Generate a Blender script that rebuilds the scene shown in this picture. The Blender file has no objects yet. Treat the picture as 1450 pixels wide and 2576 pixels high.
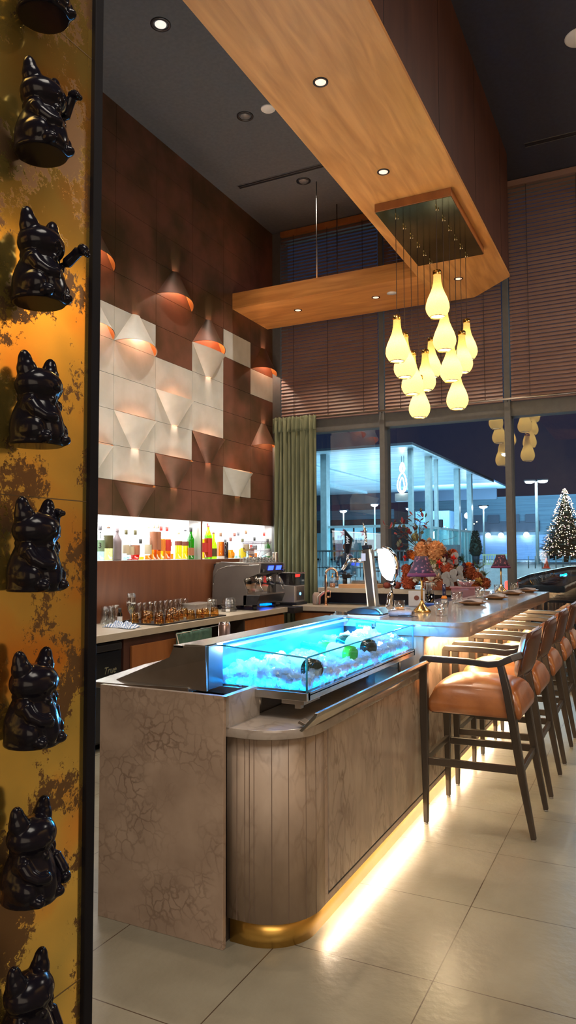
import bpy, bmesh, math, random
from mathutils import Vector, Matrix
PI = math.pi
scene = bpy.context.scene
COL = scene.collection

# ---------------------------------------------------------------- camera
YAW, PITCH, ROLL, FPX = -0.46161396, 0.05604342, -0.00315869, 1831.567
fw = Vector((math.sin(YAW)*math.cos(PITCH), math.cos(YAW)*math.cos(PITCH), math.sin(PITCH)))
rt = Vector((math.cos(YAW), -math.sin(YAW), 0)); up = rt.cross(fw)
r2 = math.cos(ROLL)*rt + math.sin(ROLL)*up; u2 = -math.sin(ROLL)*rt + math.cos(ROLL)*up
cam_d = bpy.data.cameras.new('camera'); cam = bpy.data.objects.new('camera', cam_d); COL.objects.link(cam)
M3 = Matrix((r2, u2, -fw)).transposed()
cam.matrix_world = Matrix.Translation((0, 0, 1.5)) @ M3.to_4x4()
cam_d.sensor_fit = 'VERTICAL'; cam_d.sensor_height = 36.0; cam_d.lens = FPX/2576*36
cam_d.clip_start = 0.02; cam_d.clip_end = 400
scene.camera = cam
# ---------------------------------------------------------------- world, exposure
scene.view_settings.view_transform = 'Standard'; scene.view_settings.look = 'None'
scene.view_settings.gamma = 1; scene.view_settings.use_curve_mapping = False
scene.view_settings.exposure = 0.62
w = bpy.data.worlds.new('night_sky'); scene.world = w; w.use_nodes = True
w.node_tree.nodes['Background'].inputs[0].default_value = (0.008, 0.012, 0.028, 1)
w.node_tree.nodes['Background'].inputs[1].default_value = 1.0

def light(name, kind, loc, power, col, size=0.1, size_y=None, rot=(0, 0, 0), spot=None, blend=0.5, spread=None):
    d = bpy.data.lights.new(name, kind); d.energy = power; d.color = col
    if kind == 'AREA':
        d.shape = 'RECTANGLE' if size_y else 'DISK'; d.size = size
        if size_y: d.size_y = size_y
        if spread: d.spread = spread
    else:
        d.shadow_soft_size = size
        if kind == 'SPOT': d.spot_size = spot; d.spot_blend = blend
    o = bpy.data.objects.new(name, d); COL.objects.link(o); o.location = loc; o.rotation_euler = rot
    return o
WARM = (1.0, 0.72, 0.42); AMBER = (1.0, 0.62, 0.28); SOFT = (1.0, 0.90, 0.78); CYAN = (0.05, 0.5, 1.0); COOL = (0.5, 0.75, 1.0)
# downlight beams under the timber soffit (five in view, two more nearer than the frame)
for (x, y) in ((-1.75, 3.99), (-1.75, 5.18), (-1.753, 7.62), (-2.73, 7.76), (-3.71, 7.75), (-1.75, 2.78), (-1.75, 1.5)):
    light('downlight_beam', 'SPOT', (x, y, 4.385), 60, (1.0, 0.76, 0.54), 0.04, spot=math.radians(85), blend=0.8)
# aisle downlights in the dark ceiling
for (x, y) in ((-3.41, 4.58), (-3.41, 5.95), (-3.43, 7.33)):
    light('aisle_beam', 'SPOT', (x, y, 5.69), 150, SOFT, 0.05, spot=math.radians(80), blend=0.9)
# unseen area lights added behind and beside the camera as general fill
light('dining_fill', 'AREA', (0.6, 0.6, 5.5), 100, SOFT, 1.6, 1.6)
light('dining_fill', 'AREA', (1.8, 6.6, 5.5), 60, SOFT, 1.2, 1.2)
light('dining_fill', 'AREA', (-2.2, -1.2, 5.5), 60, SOFT, 1.2, 1.2)
# added fill behind the camera, standing in for the restaurant's light
light('dining_room_fill', 'AREA', (2.4, -3.2, 2.2), 115, (1.0, 0.80, 0.60), 5.0, 3.0, rot=(math.radians(105), 0, 0))
# upward fill added on the staff side to lift ceiling, soffit and tiles
light('staff_side_fill', 'AREA', (-2.95, 5.4, 0.98), 36, (1.0, 0.86, 0.70), 0.7, 3.6, rot=(PI, 0, 0))
# unseen light added on the right wall, brightness for the gold mirror
light('wall_fill', 'AREA', (4.3, 5.0, 5.3), 150, (1.0, 0.66, 0.26), 0.4, 6.0, rot=(0, math.radians(-35), 0))
# light lines: under the bar panels, under the bar top
light('plinth_light_line', 'AREA', (-1.213, 5.4, 0.098), 18, (1.0, 0.80, 0.58), 0.015, 5.3, rot=(0, math.radians(-25), 0))
light('bar_top_light_line', 'AREA', (-1.16, 6.0, 1.005), 48, (1.0, 0.76, 0.44), 0.02, 3.5, rot=(0, math.radians(-12), 0))
# cold LED of the ice display, plus point fills added to colour the ice
light('ice_light_line', 'AREA', (-1.655, 3.40, 1.09), 95, (0.0, 0.36, 1.0), 0.02, 1.4, rot=(0, math.radians(-50), 0))
light('ice_light_line', 'AREA', (-1.262, 3.40, 0.953), 4.5, (0.0, 0.42, 1.0), 0.012, 1.4, rot=(0, math.radians(127), 0))
light('ice_light_line', 'AREA', (-1.46, 2.69, 0.953), 4, (0.0, 0.40, 1.0), 0.35, 0.012, rot=(math.radians(127), 0, 0))
light('ice_fill', 'POINT', (-1.29, 3.98, 1.088), 2.5, (0.08, 0.45, 1.0), 0.02)  # added fill that turns the near end of the bar top blue
for y in (2.78, 3.2, 3.6, 4.05): light('ice_fill', 'POINT', (-1.40, y, 1.09), 1.8, (0.0, 0.35, 1.0), 0.02)
light('ice_fill', 'POINT', (-1.52, 2.88, 1.075), 3.0, (0.55, 0.85, 1.0), 0.02)
light('ice_fill', 'POINT', (-1.50, 3.85, 1.085), 3.0, (0.55, 0.85, 1.0), 0.02)
# street side: glow below the lit canopy, fill added over square and warehouse
light('canopy_glow', 'AREA', (-15.5, 42, 1.3), 1500, (0.38, 0.72, 1.0), 10, 20, rot=(PI, 0, 0))
light('street_fill', 'AREA', (-6, 30, 9.0), 2300, (0.45, 0.80, 1.0), 14, 14)
light('street_fill', 'AREA', (-8, 50, 6.0), 3600, (0.25, 0.62, 1.0), 14, 4, rot=(math.radians(80), 0, 0))

# ---------------------------------------------------------------- materials
MATS = {}
def nt(name):
    m = bpy.data.materials.new(name); m.use_nodes = True; n = m.node_tree
    return m, n.nodes, n.links, n.nodes['Principled BSDF']
def C4(c): return (c[0], c[1], c[2], 1)
def mat(name, col, rough=0.5, metal=0.0, col2=None, vs=6.0, vw=(0.35, 0.65), stretch=None, bump=0.0, bs=40.0,
        emit=None, es=0.0, coat=0.0, spec=None, detail=4.0, r2=None, alpha=None, trans=0.0, ior=None, sss=0.0):
    if name in MATS: return MATS[name]
    m, N, L, b = nt(name)
    b.inputs['Base Color'].default_value = C4(col); b.inputs['Roughness'].default_value = rough
    b.inputs['Metallic'].default_value = metal
    if coat: b.inputs['Coat Weight'].default_value = coat; b.inputs['Coat Roughness'].default_value = 0.08
    if spec is not None: b.inputs['Specular IOR Level'].default_value = spec
    if trans: b.inputs['Transmission Weight'].default_value = trans
    if ior: b.inputs['IOR'].default_value = ior
    if emit: b.inputs['Emission Color'].default_value = C4(emit); b.inputs['Emission Strength'].default_value = es
    tc = N.new('ShaderNodeTexCoord'); mp = N.new('ShaderNodeMapping'); L.new(tc.outputs['Object'], mp.inputs[0])
    if stretch: mp.inputs['Scale'].default_value = stretch
    col2 = col2 or tuple(c*0.86 for c in col)
    n = N.new('ShaderNodeTexNoise'); n.inputs['Scale'].default_value = vs; n.inputs['Detail'].default_value = detail
    L.new(mp.outputs[0], n.inputs['Vector'])
    cr = N.new('ShaderNodeValToRGB'); cr.color_ramp.elements[0].position = vw[0]; cr.color_ramp.elements[1].position = vw[1]
    cr.color_ramp.elements[0].color = C4(col2); cr.color_ramp.elements[1].color = C4(col)
    L.new(n.outputs[0], cr.inputs[0]); L.new(cr.outputs[0], b.inputs['Base Color'])
    if r2 is not None:
        mr = N.new('ShaderNodeMapRange'); mr.inputs[3].default_value = r2; mr.inputs[4].default_value = rough
        L.new(n.outputs[0], mr.inputs[0]); L.new(mr.outputs[0], b.inputs['Roughness'])
    if bump:
        n2 = N.new('ShaderNodeTexNoise'); n2.inputs['Scale'].default_value = bs; n2.inputs['Detail'].default_value = 3
        L.new(mp.outputs[0], n2.inputs['Vector'])
        bp = N.new('ShaderNodeBump'); bp.inputs['Strength'].default_value = bump; bp.inputs['Distance'].default_value = 0.01
        L.new(n2.outputs[0], bp.inputs['Height']); L.new(bp.outputs[0], b.inputs['Normal'])
    MATS[name] = m; return m
def glow(name, col, s):
    if name in MATS: return MATS[name]
    m, N, L, b = nt(name); b.inputs['Base Color'].default_value = C4(col)
    b.inputs['Emission Color'].default_value = C4(col); b.inputs['Emission Strength'].default_value = s
    MATS[name] = m; return m
def clear(name, tint=(0.95, 0.97, 0.96), refl=(1, 1, 1), k=1.0, rough=0.01, ior=1.45, base=0.0):
    """thin clear material: tinted transparency plus fresnel reflection"""
    if name in MATS: return MATS[name]
    m = bpy.data.materials.new(name); m.use_nodes = True; N = m.node_tree.nodes; L = m.node_tree.links
    N.clear(); out = N.new('ShaderNodeOutputMaterial'); mx = N.new('ShaderNodeMixShader')
    tr = N.new('ShaderNodeBsdfTransparent'); tr.inputs[0].default_value = C4(tint)
    gl = N.new('ShaderNodeBsdfGlossy'); gl.inputs[0].default_value = C4(refl); gl.inputs['Roughness'].default_value = rough
    lw = N.new('ShaderNodeLayerWeight'); lw.inputs[0].default_value = 0.5
    fr = N.new('ShaderNodeMath'); fr.operation = 'POWER'; fr.inputs[1].default_value = 4.0; L.new(lw.outputs['Facing'], fr.inputs[0])
    ma = N.new('ShaderNodeMath'); ma.operation = 'MULTIPLY_ADD'; ma.inputs[1].default_value = 0.6*k; ma.inputs[2].default_value = 0.04*k+base
    ma.use_clamp = True
    L.new(fr.outputs[0], ma.inputs[0]); L.new(ma.outputs[0], mx.inputs[0])
    L.new(tr.outputs[0], mx.inputs[1]); L.new(gl.outputs[0], mx.inputs[2]); L.new(mx.outputs[0], out.inputs[0])
    MATS[name] = m; return m
def milky(name, tint, k=0.5, dif=(0.8, 0.8, 0.8), rough=0.1, refl=0.2):
    """translucent solid such as ice, frosted plastic, coloured liquid"""
    if name in MATS: return MATS[name]
    m = bpy.data.materials.new(name); m.use_nodes = True; N = m.node_tree.nodes; L = m.node_tree.links
    N.clear(); out = N.new('ShaderNodeOutputMaterial')
    tr = N.new('ShaderNodeBsdfTransparent'); tr.inputs[0].default_value = C4(tint)
    df = N.new('ShaderNodeBsdfDiffuse'); df.inputs[0].default_value = C4(dif)
    tl = N.new('ShaderNodeBsdfTranslucent'); tl.inputs[0].default_value = C4(dif)
    ad = N.new('ShaderNodeMixShader'); ad.inputs[0].default_value = 0.5
    L.new(df.outputs[0], ad.inputs[1]); L.new(tl.outputs[0], ad.inputs[2])
    m1 = N.new('ShaderNodeMixShader'); m1.inputs[0].default_value = k
    L.new(tr.outputs[0], m1.inputs[1]); L.new(ad.outputs[0], m1.inputs[2])
    gl = N.new('ShaderNodeBsdfGlossy'); gl.inputs['Roughness'].default_value = rough
    lw = N.new('ShaderNodeLayerWeight'); lw.inputs[0].default_value = 0.5
    fr = N.new('ShaderNodeMath'); fr.operation = 'POWER'; fr.inputs[1].default_value = 4.0; L.new(lw.outputs['Facing'], fr.inputs[0])
    ma = N.new('ShaderNodeMath'); ma.operation = 'MULTIPLY_ADD'; ma.inputs[1].default_value = 0.5; ma.inputs[2].default_value = 0.03+refl*0.2
    ma.use_clamp = True
    m2 = N.new('ShaderNodeMixShader'); L.new(fr.outputs[0], ma.inputs[0]); L.new(ma.outputs[0], m2.inputs[0])
    L.new(m1.outputs[0], m2.inputs[1]); L.new(gl.outputs[0], m2.inputs[2]); L.new(m2.outputs[0], out.inputs[0])
    MATS[name] = m; return m

# floor tiles with joints on the room grid
def floor_mat():
    m, N, L, b = nt('porcelain_floor')
    g = N.new('ShaderNodeNewGeometry'); sx = N.new('ShaderNodeSeparateXYZ'); L.new(g.outputs['Position'], sx.inputs[0])
    def joint(out, off, p):
        a = N.new('ShaderNodeMath'); a.operation = 'ADD'; a.inputs[1].default_value = -off + 100*p; L.new(out, a.inputs[0])
        q = N.new('ShaderNodeMath'); q.operation = 'PINGPONG'; q.inputs[1].default_value = p/2; L.new(a.outputs[0], q.inputs[0])
        s = N.new('ShaderNodeMath'); s.operation = 'LESS_THAN'; s.inputs[1].default_value = 0.0022; L.new(q.outputs[0], s.inputs[0])
        return s
    j1 = joint(sx.outputs[0], -0.725, 0.6025); j2 = joint(sx.outputs[1], 1.985, 0.6015)
    mx = N.new('ShaderNodeMath'); mx.operation = 'MAXIMUM'; L.new(j1.outputs[0], mx.inputs[0]); L.new(j2.outputs[0], mx.inputs[1])
    n = N.new('ShaderNodeTexNoise'); n.inputs['Scale'].default_value = 1.8; n.inputs['Detail'].default_value = 8; n.inputs['Roughness'].default_value = 0.6
    L.new(g.outputs['Position'], n.inputs['Vector'])
    cr = N.new('ShaderNodeValToRGB'); cr.color_ramp.elements[0].position = 0.3; cr.color_ramp.elements[1].position = 0.72
    cr.color_ramp.elements[0].color = (0.155, 0.14, 0.105, 1); cr.color_ramp.elements[1].color = (0.26, 0.245, 0.19, 1)
    L.new(n.outputs[0], cr.inputs[0])
    mc = N.new('ShaderNodeMix'); mc.data_type = 'RGBA'; L.new(mx.outputs[0], mc.inputs['Factor'])
    L.new(cr.outputs[0], mc.inputs['A']); mc.inputs['B'].default_value = (0.055, 0.035, 0.022, 1)
    L.new(mc.outputs['Result'], b.inputs['Base Color'])
    n3 = N.new('ShaderNodeTexNoise'); n3.inputs['Scale'].default_value = 26; n3.inputs['Detail'].default_value = 3
    L.new(g.outputs['Position'], n3.inputs['Vector'])
    mr = N.new('ShaderNodeMapRange'); mr.inputs[3].default_value = 0.24; mr.inputs[4].default_value = 0.42
    L.new(n.outputs[0], mr.inputs[0]); L.new(mr.outputs[0], b.inputs['Roughness'])
    sb = N.new('ShaderNodeMath'); sb.operation = 'MULTIPLY_ADD'; sb.inputs[1].default_value = -1.2; L.new(mx.outputs[0], sb.inputs[0]); L.new(n3.outputs[0], sb.inputs[2])
    bp = N.new('ShaderNodeBump'); bp.inputs['Strength'].default_value = 0.28; bp.inputs['Distance'].default_value = 0.006
    L.new(sb.outputs[0], bp.inputs['Height']); L.new(bp.outputs[0], b.inputs['Normal'])
    return m
def stone_mat(name, c1, c2, vein, scale=7.0, rough=0.3, stretch=(1, 1, 1), amt=0.75):
    m, N, L, b = nt(name)
    tc = N.new('ShaderNodeTexCoord'); mp = N.new('ShaderNodeMapping'); mp.inputs['Scale'].default_value = stretch
    L.new(tc.outputs['Object'], mp.inputs[0])
    n = N.new('ShaderNodeTexNoise'); n.inputs['Scale'].default_value = 7.5; n.inputs['Detail'].default_value = 9; L.new(mp.outputs[0], n.inputs['Vector'])
    cr = N.new('ShaderNodeValToRGB'); cr.color_ramp.elements[0].position = 0.32; cr.color_ramp.elements[1].position = 0.68
    cr.color_ramp.elements[0].color = C4(c2); cr.color_ramp.elements[1].color = C4(c1); L.new(n.outputs[0], cr.inputs[0])
    nd = N.new('ShaderNodeTexNoise'); nd.inputs['Scale'].default_value = 9; nd.inputs['Detail'].default_value = 5; L.new(mp.outputs[0], nd.inputs['Vector'])
    ad = N.new('ShaderNodeVectorMath'); ad.operation = 'MULTIPLY_ADD'; ad.inputs[1].default_value = (0.13, 0.13, 0.13)
    L.new(nd.outputs['Color'], ad.inputs[0]); L.new(mp.outputs[0], ad.inputs[2])
    v = N.new('ShaderNodeTexVoronoi'); v.feature = 'DISTANCE_TO_EDGE'; v.inputs['Scale'].default_value = scale; L.new(ad.outputs[0], v.inputs['Vector'])
    vr = N.new('ShaderNodeMapRange'); vr.inputs[1].default_value = 0.0; vr.inputs[2].default_value = 0.11; vr.inputs[3].default_value = 1; vr.inputs[4].default_value = 0
    L.new(v.outputs['Distance'], vr.inputs[0])
    nm = N.new('ShaderNodeTexNoise'); nm.inputs['Scale'].default_value = 4.5; nm.inputs['Detail'].default_value = 4; L.new(mp.outputs[0], nm.inputs['Vector'])
    nr = N.new('ShaderNodeMapRange'); nr.inputs[1].default_value = 0.40; nr.inputs[2].default_value = 0.66; nr.inputs[3].default_value = 0; nr.inputs[4].default_value = amt
    L.new(nm.outputs[0], nr.inputs[0])
    mu = N.new('ShaderNodeMath'); mu.operation = 'MULTIPLY'; L.new(vr.outputs[0], mu.inputs[0]); L.new(nr.outputs[0], mu.inputs[1])
    mc = N.new('ShaderNodeMix'); mc.data_type = 'RGBA'; L.new(mu.outputs[0], mc.inputs['Factor']); L.new(cr.outputs[0], mc.inputs['A'])
    mc.inputs['B'].default_value = C4(vein); L.new(mc.outputs['Result'], b.inputs['Base Color'])
    b.inputs['Roughness'].default_value = rough
    MATS[name] = m; return m
def wood_mat(name, c1, c2, stretch, rough=0.4, coat=0.0):
    m, N, L, b = nt(name)
    tc = N.new('ShaderNodeTexCoord'); mp = N.new('ShaderNodeMapping'); mp.inputs['Scale'].default_value = stretch; L.new(tc.outputs['Object'], mp.inputs[0])
    n = N.new('ShaderNodeTexNoise'); n.inputs['Scale'].default_value = 2.2; n.inputs['Detail'].default_value = 7; n.inputs['Distortion'].default_value = 0.6
    L.new(mp.outputs[0], n.inputs['Vector'])
    cr = N.new('ShaderNodeValToRGB'); cr.color_ramp.elements[0].position = 0.3; cr.color_ramp.elements[1].position = 0.7
    cr.color_ramp.elements[0].color = C4(c2); cr.color_ramp.elements[1].color = C4(c1); L.new(n.outputs[0], cr.inputs[0])
    L.new(cr.outputs[0], b.inputs['Base Color']); b.inputs['Roughness'].default_value = rough
    if coat: b.inputs['Coat Weight'].default_value = coat
    MATS[name] = m; return m
def gold_leaf_mat():
    m, N, L, b = nt('antiqued_gold_mirror')
    tc = N.new('ShaderNodeTexCoord')
    def noise(sc, det, dist=0.0, rgh=0.5):
        n = N.new('ShaderNodeTexNoise'); n.inputs['Scale'].default_value = sc; n.inputs['Detail'].default_value = det
        n.inputs['Distortion'].default_value = dist; n.inputs['Roughness'].default_value = rgh
        L.new(tc.outputs['Object'], n.inputs['Vector']); return n
    a = noise(4.2, 2)
    cr = N.new('ShaderNodeValToRGB'); e = cr.color_ramp.elements
    e[0].position = 0.3; e[0].color = (0.60, 0.46, 0.13, 1); e[1].position = 0.7; e[1].color = (0.98, 0.36, 0.06, 1)
    k = e.new(0.5); k.color = (0.86, 0.58, 0.14, 1); L.new(a.outputs[0], cr.inputs[0])
    sp = noise(55, 9, 0.25, 0.78); rg = noise(7.0, 3)
    ad = N.new('ShaderNodeMath'); ad.operation = 'MULTIPLY_ADD'; ad.inputs[1].default_value = 1.15; L.new(rg.outputs[0], ad.inputs[0]); L.new(sp.outputs[0], ad.inputs[2])
    mr = N.new('ShaderNodeMapRange'); mr.inputs[1].default_value = 1.125; mr.inputs[2].default_value = 1.15; L.new(ad.outputs[0], mr.inputs[0])
    mc = N.new('ShaderNodeMix'); mc.data_type = 'RGBA'; L.new(mr.outputs[0], mc.inputs['Factor']); L.new(cr.outputs[0], mc.inputs['A'])
    mc.inputs['B'].default_value = (0.20, 0.12, 0.06, 1); L.new(mc.outputs['Result'], b.inputs['Base Color'])
    b.inputs['Metallic'].default_value = 0.92
    rr = N.new('ShaderNodeMapRange'); rr.inputs[3].default_value = 0.13; rr.inputs[4].default_value = 0.45; L.new(mr.outputs[0], rr.inputs[0]); L.new(rr.outputs[0], b.inputs['Roughness'])
    MATS['antiqued_gold_mirror'] = m; return m

FLOOR = floor_mat()
MARBLE = stone_mat('veined_marble', (0.37, 0.28, 0.215), (0.28, 0.205, 0.155), (0.15, 0.10, 0.072), scale=20, amt=0.8)
MARBLE_V = stone_mat('veined_marble_panel', (0.40, 0.32, 0.25), (0.27, 0.21, 0.165), (0.14, 0.09, 0.06), stretch=(1, 1, 0.45), rough=0.2, scale=17)
MARBLE_D = stone_mat('veined_marble_staves', (0.36, 0.28, 0.215), (0.25, 0.19, 0.145), (0.14, 0.09, 0.06), stretch=(1, 1, 0.45), rough=0.5, scale=17)
TOPSTONE = stone_mat('pale_quartz', (0.34, 0.30, 0.265), (0.29, 0.25, 0.22), (0.16, 0.13, 0.11), scale=11, rough=0.12, amt=0.5)
COUNTER = stone_mat('beige_quartz', (0.46, 0.41, 0.33), (0.42, 0.37, 0.29), (0.32, 0.27, 0.21), scale=14, rough=0.3, amt=0.3)
GOLDMIR = gold_leaf_mat()
WOOD_Y = wood_mat('honey_veneer_along_room', (0.70, 0.34, 0.105), (0.46, 0.20, 0.05), (6.5, 0.7, 3), 0.42)
WOOD_X = wood_mat('honey_veneer_across_room', (0.66, 0.29, 0.08), (0.44, 0.165, 0.04), (0.7, 5, 9), 0.42)
WOOD_DK = wood_mat('dark_walnut_panel', (0.085, 0.035, 0.024), (0.05, 0.02, 0.016), (5, 5, 0.6), 0.45)
WOOD_CAB = wood_mat('amber_cabinet_veneer', (0.34, 0.13, 0.04), (0.25, 0.09, 0.03), (4, 4, 0.7), 0.35)
SPLASH = wood_mat('brown_splashback_veneer', (0.20, 0.075, 0.035), (0.15, 0.055, 0.028), (5, 5, 0.7), 0.28)
BLACKM = mat('black_metal', (0.012, 0.012, 0.016), 0.4)
FRAME = mat('grey_window_frame', (0.10, 0.10, 0.10), 0.5, vs=20)
CEIL = mat('charcoal_ceiling', (0.085, 0.092, 0.108), 0.9, vs=30)
CEIL2 = mat('black_ceiling_dim', (0.02, 0.022, 0.035), 0.9, vs=20)  # unused ceiling tone with the dim side's shade in its colour
COPPER = mat('oxidised_copper_tile', (0.19, 0.080, 0.052), 0.5, 0.25, (0.075, 0.045, 0.020), 2.2, (0.38, 0.62), detail=10)
COPPER_IN = mat('bright_copper_lining', (0.85, 0.36, 0.10), 0.35, 0.5, (0.7, 0.22, 0.05), 8)
WHITE_T = mat('chalk_white_tile', (0.53, 0.54, 0.51), 0.55, 0, (0.45, 0.46, 0.42), 5)
STEEL = mat('brushed_steel', (0.55, 0.54, 0.52), 0.26, 1.0, (0.45, 0.44, 0.42), 3, stretch=(1, 30, 1))
STEEL_D = mat('worn_steel', (0.40, 0.36, 0.32), 0.32, 0.9, (0.30, 0.26, 0.22), 5)
CHROME = mat('chrome', (0.85, 0.86, 0.88), 0.06, 1.0)
BRASS = mat('brass', (0.80, 0.50, 0.17), 0.22, 1.0, (0.66, 0.38, 0.11), 6)
BRASS_PL = mat('brass_plinth', (0.74, 0.45, 0.11), 0.30, 0.85, (0.62, 0.36, 0.08), 5)
CREAMP = mat('limewashed_panel', (0.62, 0.50, 0.34), 0.4, 0, (0.5, 0.39, 0.25), 3, stretch=(3, 3, 0.5))
# ---------------------------------------------------------------- mesh helpers
class MB:
    def __init__(s): s.v = []; s.f = []; s.m = []; s.sm = []
    def add(s, vs, fs, mi=0, smooth=False):
        o = len(s.v); s.v += [tuple(p) for p in vs]
        for f in fs: s.f.append([o+i for i in f]); s.m.append(mi); s.sm.append(smooth)
        return s
    def box(s, x0, x1, y0, y1, z0, z1, mi=0):
        vs = [(x0,y0,z0),(x1,y0,z0),(x1,y1,z0),(x0,y1,z0),(x0,y0,z1),(x1,y0,z1),(x1,y1,z1),(x0,y1,z1)]
        return s.add(vs, [(0,3,2,1),(4,5,6,7),(0,1,5,4),(1,2,6,5),(2,3,7,6),(3,0,4,7)], mi)
    def hexa(s, vs, mi=0, smooth=False):
        return s.add(vs, [(0,3,2,1),(4,5,6,7),(0,1,5,4),(1,2,6,5),(2,3,7,6),(3,0,4,7)], mi, smooth)
    def prism(s, pts, z0, z1, mi=0, axis='Z', smooth=False):
        n = len(pts)
        def P(a, b, c): return (a, b, c) if axis == 'Z' else ((a, c, b) if axis == 'Y' else (c, a, b))
        vs = [P(a, b, z0) for a, b in pts] + [P(a, b, z1) for a, b in pts]
        s.add(vs, [list(range(n))[::-1], list(range(n, 2*n))], mi)
        o = len(s.v) - 2*n
        for i in range(n):
            j = (i+1) % n; s.f.append([o+i, o+j, o+n+j, o+n+i]); s.m.append(mi); s.sm.append(smooth)
        return s
    def lathe(s, prof, c=(0,0,0), n=24, mi=0, smooth=True, caps=True, scx=1.0, scy=1.0):
        vs = []
        for r, z in prof:
            for k in range(n):
                a = 2*PI*k/n; vs.append((c[0]+r*math.cos(a)*scx, c[1]+r*math.sin(a)*scy, c[2]+z))
        fs = []
        for i in range(len(prof)-1):
            for k in range(n):
                k2 = (k+1) % n; fs.append((i*n+k, i*n+k2, (i+1)*n+k2, (i+1)*n+k))
        s.add(vs, fs, mi, smooth)
        if caps:
            o = len(s.v)-len(vs)
            if prof[0][0] > 1e-4: s.f.append([o+k for k in range(n)][::-1]); s.m.append(mi); s.sm.append(False)
            if prof[-1][0] > 1e-4: s.f.append([o+(len(prof)-1)*n+k for k in range(n)]); s.m.append(mi); s.sm.append(False)
        return s
    def tube(s, pts, r, n=8, mi=0, smooth=True, square=False, up=(0,0,1)):
        pts = [Vector(p) for p in pts]; R = r if isinstance(r, (list, tuple)) else [r]*len(pts)
        rings = []
        for i, p in enumerate(pts):
            if i == 0: d = pts[1]-pts[0]
            elif i == len(pts)-1: d = pts[-1]-pts[-2]
            else: d = (pts[i+1]-pts[i]).normalized() + (pts[i]-pts[i-1]).normalized()
            d.normalize(); u = Vector(up)
            if abs(d.dot(u)) > 0.97: u = Vector((1, 0, 0))
            a = d.cross(u).normalized(); b = a.cross(d).normalized()
            rr = R[i]; rx, ry = rr if isinstance(rr, (list, tuple)) else (rr, rr)
            if square: ring = [p + a*rx*sx + b*ry*sy for sx, sy in ((1,1),(-1,1),(-1,-1),(1,-1))]
            else: ring = [p + a*rx*math.cos(2*PI*k/n) + b*ry*math.sin(2*PI*k/n) for k in range(n)]
            rings.append(ring)
        nn = len(rings[0]); vs = [q for rg in rings for q in rg]; fs = []
        for i in range(len(rings)-1):
            for k in range(nn):
                k2 = (k+1) % nn; fs.append((i*nn+k, i*nn+k2, (i+1)*nn+k2, (i+1)*nn+k))
        fs.append(tuple(range(nn))[::-1]); fs.append(tuple((len(rings)-1)*nn+k for k in range(nn)))
        return s.add(vs, fs, mi, smooth and not square)
    def ball(s, c, r, n=12, m=8, mi=0, rot=None):
        rx, ry, rz = r if isinstance(r, (list, tuple)) else (r, r, r); vs = []; c = Vector(c)
        for i in range(m+1):
            t = PI*i/m
            for k in range(n):
                a = 2*PI*k/n; p = Vector((rx*math.sin(t)*math.cos(a), ry*math.sin(t)*math.sin(a), rz*math.cos(t)))
                if rot: p = rot @ p
                vs.append(c+p)
        fs = [(i*n+k, (i+1)*n+k, (i+1)*n+(k+1) % n, i*n+(k+1) % n) for i in range(m) for k in range(n)]
        return s.add(vs, fs, mi, True)
    def grid(s, fn, nu, nv, mi=0, smooth=True):
        vs = [fn(i/nu, j/nv) for j in range(nv+1) for i in range(nu+1)]
        fs = [(j*(nu+1)+i, j*(nu+1)+i+1, (j+1)*(nu+1)+i+1, (j+1)*(nu+1)+i) for j in range(nv) for i in range(nu)]
        return s.add(vs, fs, mi, smooth)
    def xform(s, M, start=0):
        for i in range(start, len(s.v)): s.v[i] = tuple(M @ Vector(s.v[i]))
        return s
    def build(s, name, mats, parent=None, bevel=0.0, seg=2, solid=0.0, sub=0, merge=False):
        me = bpy.data.meshes.new(name); me.from_pydata(s.v, [], s.f)
        for m in (mats if isinstance(mats, (list, tuple)) else [mats]): me.materials.append(m)
        for i, p in enumerate(me.polygons): p.material_index = s.m[i]; p.use_smooth = s.sm[i]
        bm = bmesh.new(); bm.from_mesh(me)
        if merge: bmesh.ops.remove_doubles(bm, verts=bm.verts, dist=1e-5)
        if not solid: bmesh.ops.recalc_face_normals(bm, faces=bm.faces)
        bm.to_mesh(me); bm.free(); me.update()
        o = bpy.data.objects.new(name, me); COL.objects.link(o)
        if parent is not None: o.parent = parent
        if solid:
            md = o.modifiers.new('solid', 'SOLIDIFY'); md.thickness = solid; md.offset = 0
        if bevel:
            md = o.modifiers.new('bevel', 'BEVEL'); md.width = bevel; md.segments = seg; md.limit_method = 'ANGLE'; md.angle_limit = 0.6
        if sub:
            md = o.modifiers.new('sub', 'SUBSURF'); md.levels = sub; md.render_levels = sub
        return o
def thing(name, label, cat, loc=(0,0,0), rz=0.0, group=None):
    o = bpy.data.objects.new(name, None); COL.objects.link(o); o.location = loc; o.rotation_euler = (0, 0, rz)
    o.empty_display_size = 0.1; o['label'] = label; o['category'] = cat
    if group: o['group'] = group
    return o
def tag(o, label, cat, group=None, kind=None):
    o['label'] = label; o['category'] = cat
    if group: o['group'] = group
    if kind: o['kind'] = kind
    return o
def struct(o): o['kind'] = 'structure'; return o
def dup(root, loc, rz=None, label=None, group=None, scale=None):
    r = root.copy(); COL.objects.link(r); r.location = loc
    if rz is not None: r.rotation_euler = (0, 0, rz)
    if label: r['label'] = label
    if group: r['group'] = group
    if scale: r.scale = (scale, scale, scale)
    for ch in list(root.children):
        c = ch.copy(); COL.objects.link(c); c.parent = r
        for g in list(ch.children):
            d = g.copy(); COL.objects.link(d); d.parent = c
    return r
def arc(cx, cy, r, a0, a1, n=8):
    return [(cx+r*math.cos(a0+(a1-a0)*i/n), cy+r*math.sin(a0+(a1-a0)*i/n)) for i in range(n+1)]
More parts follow.
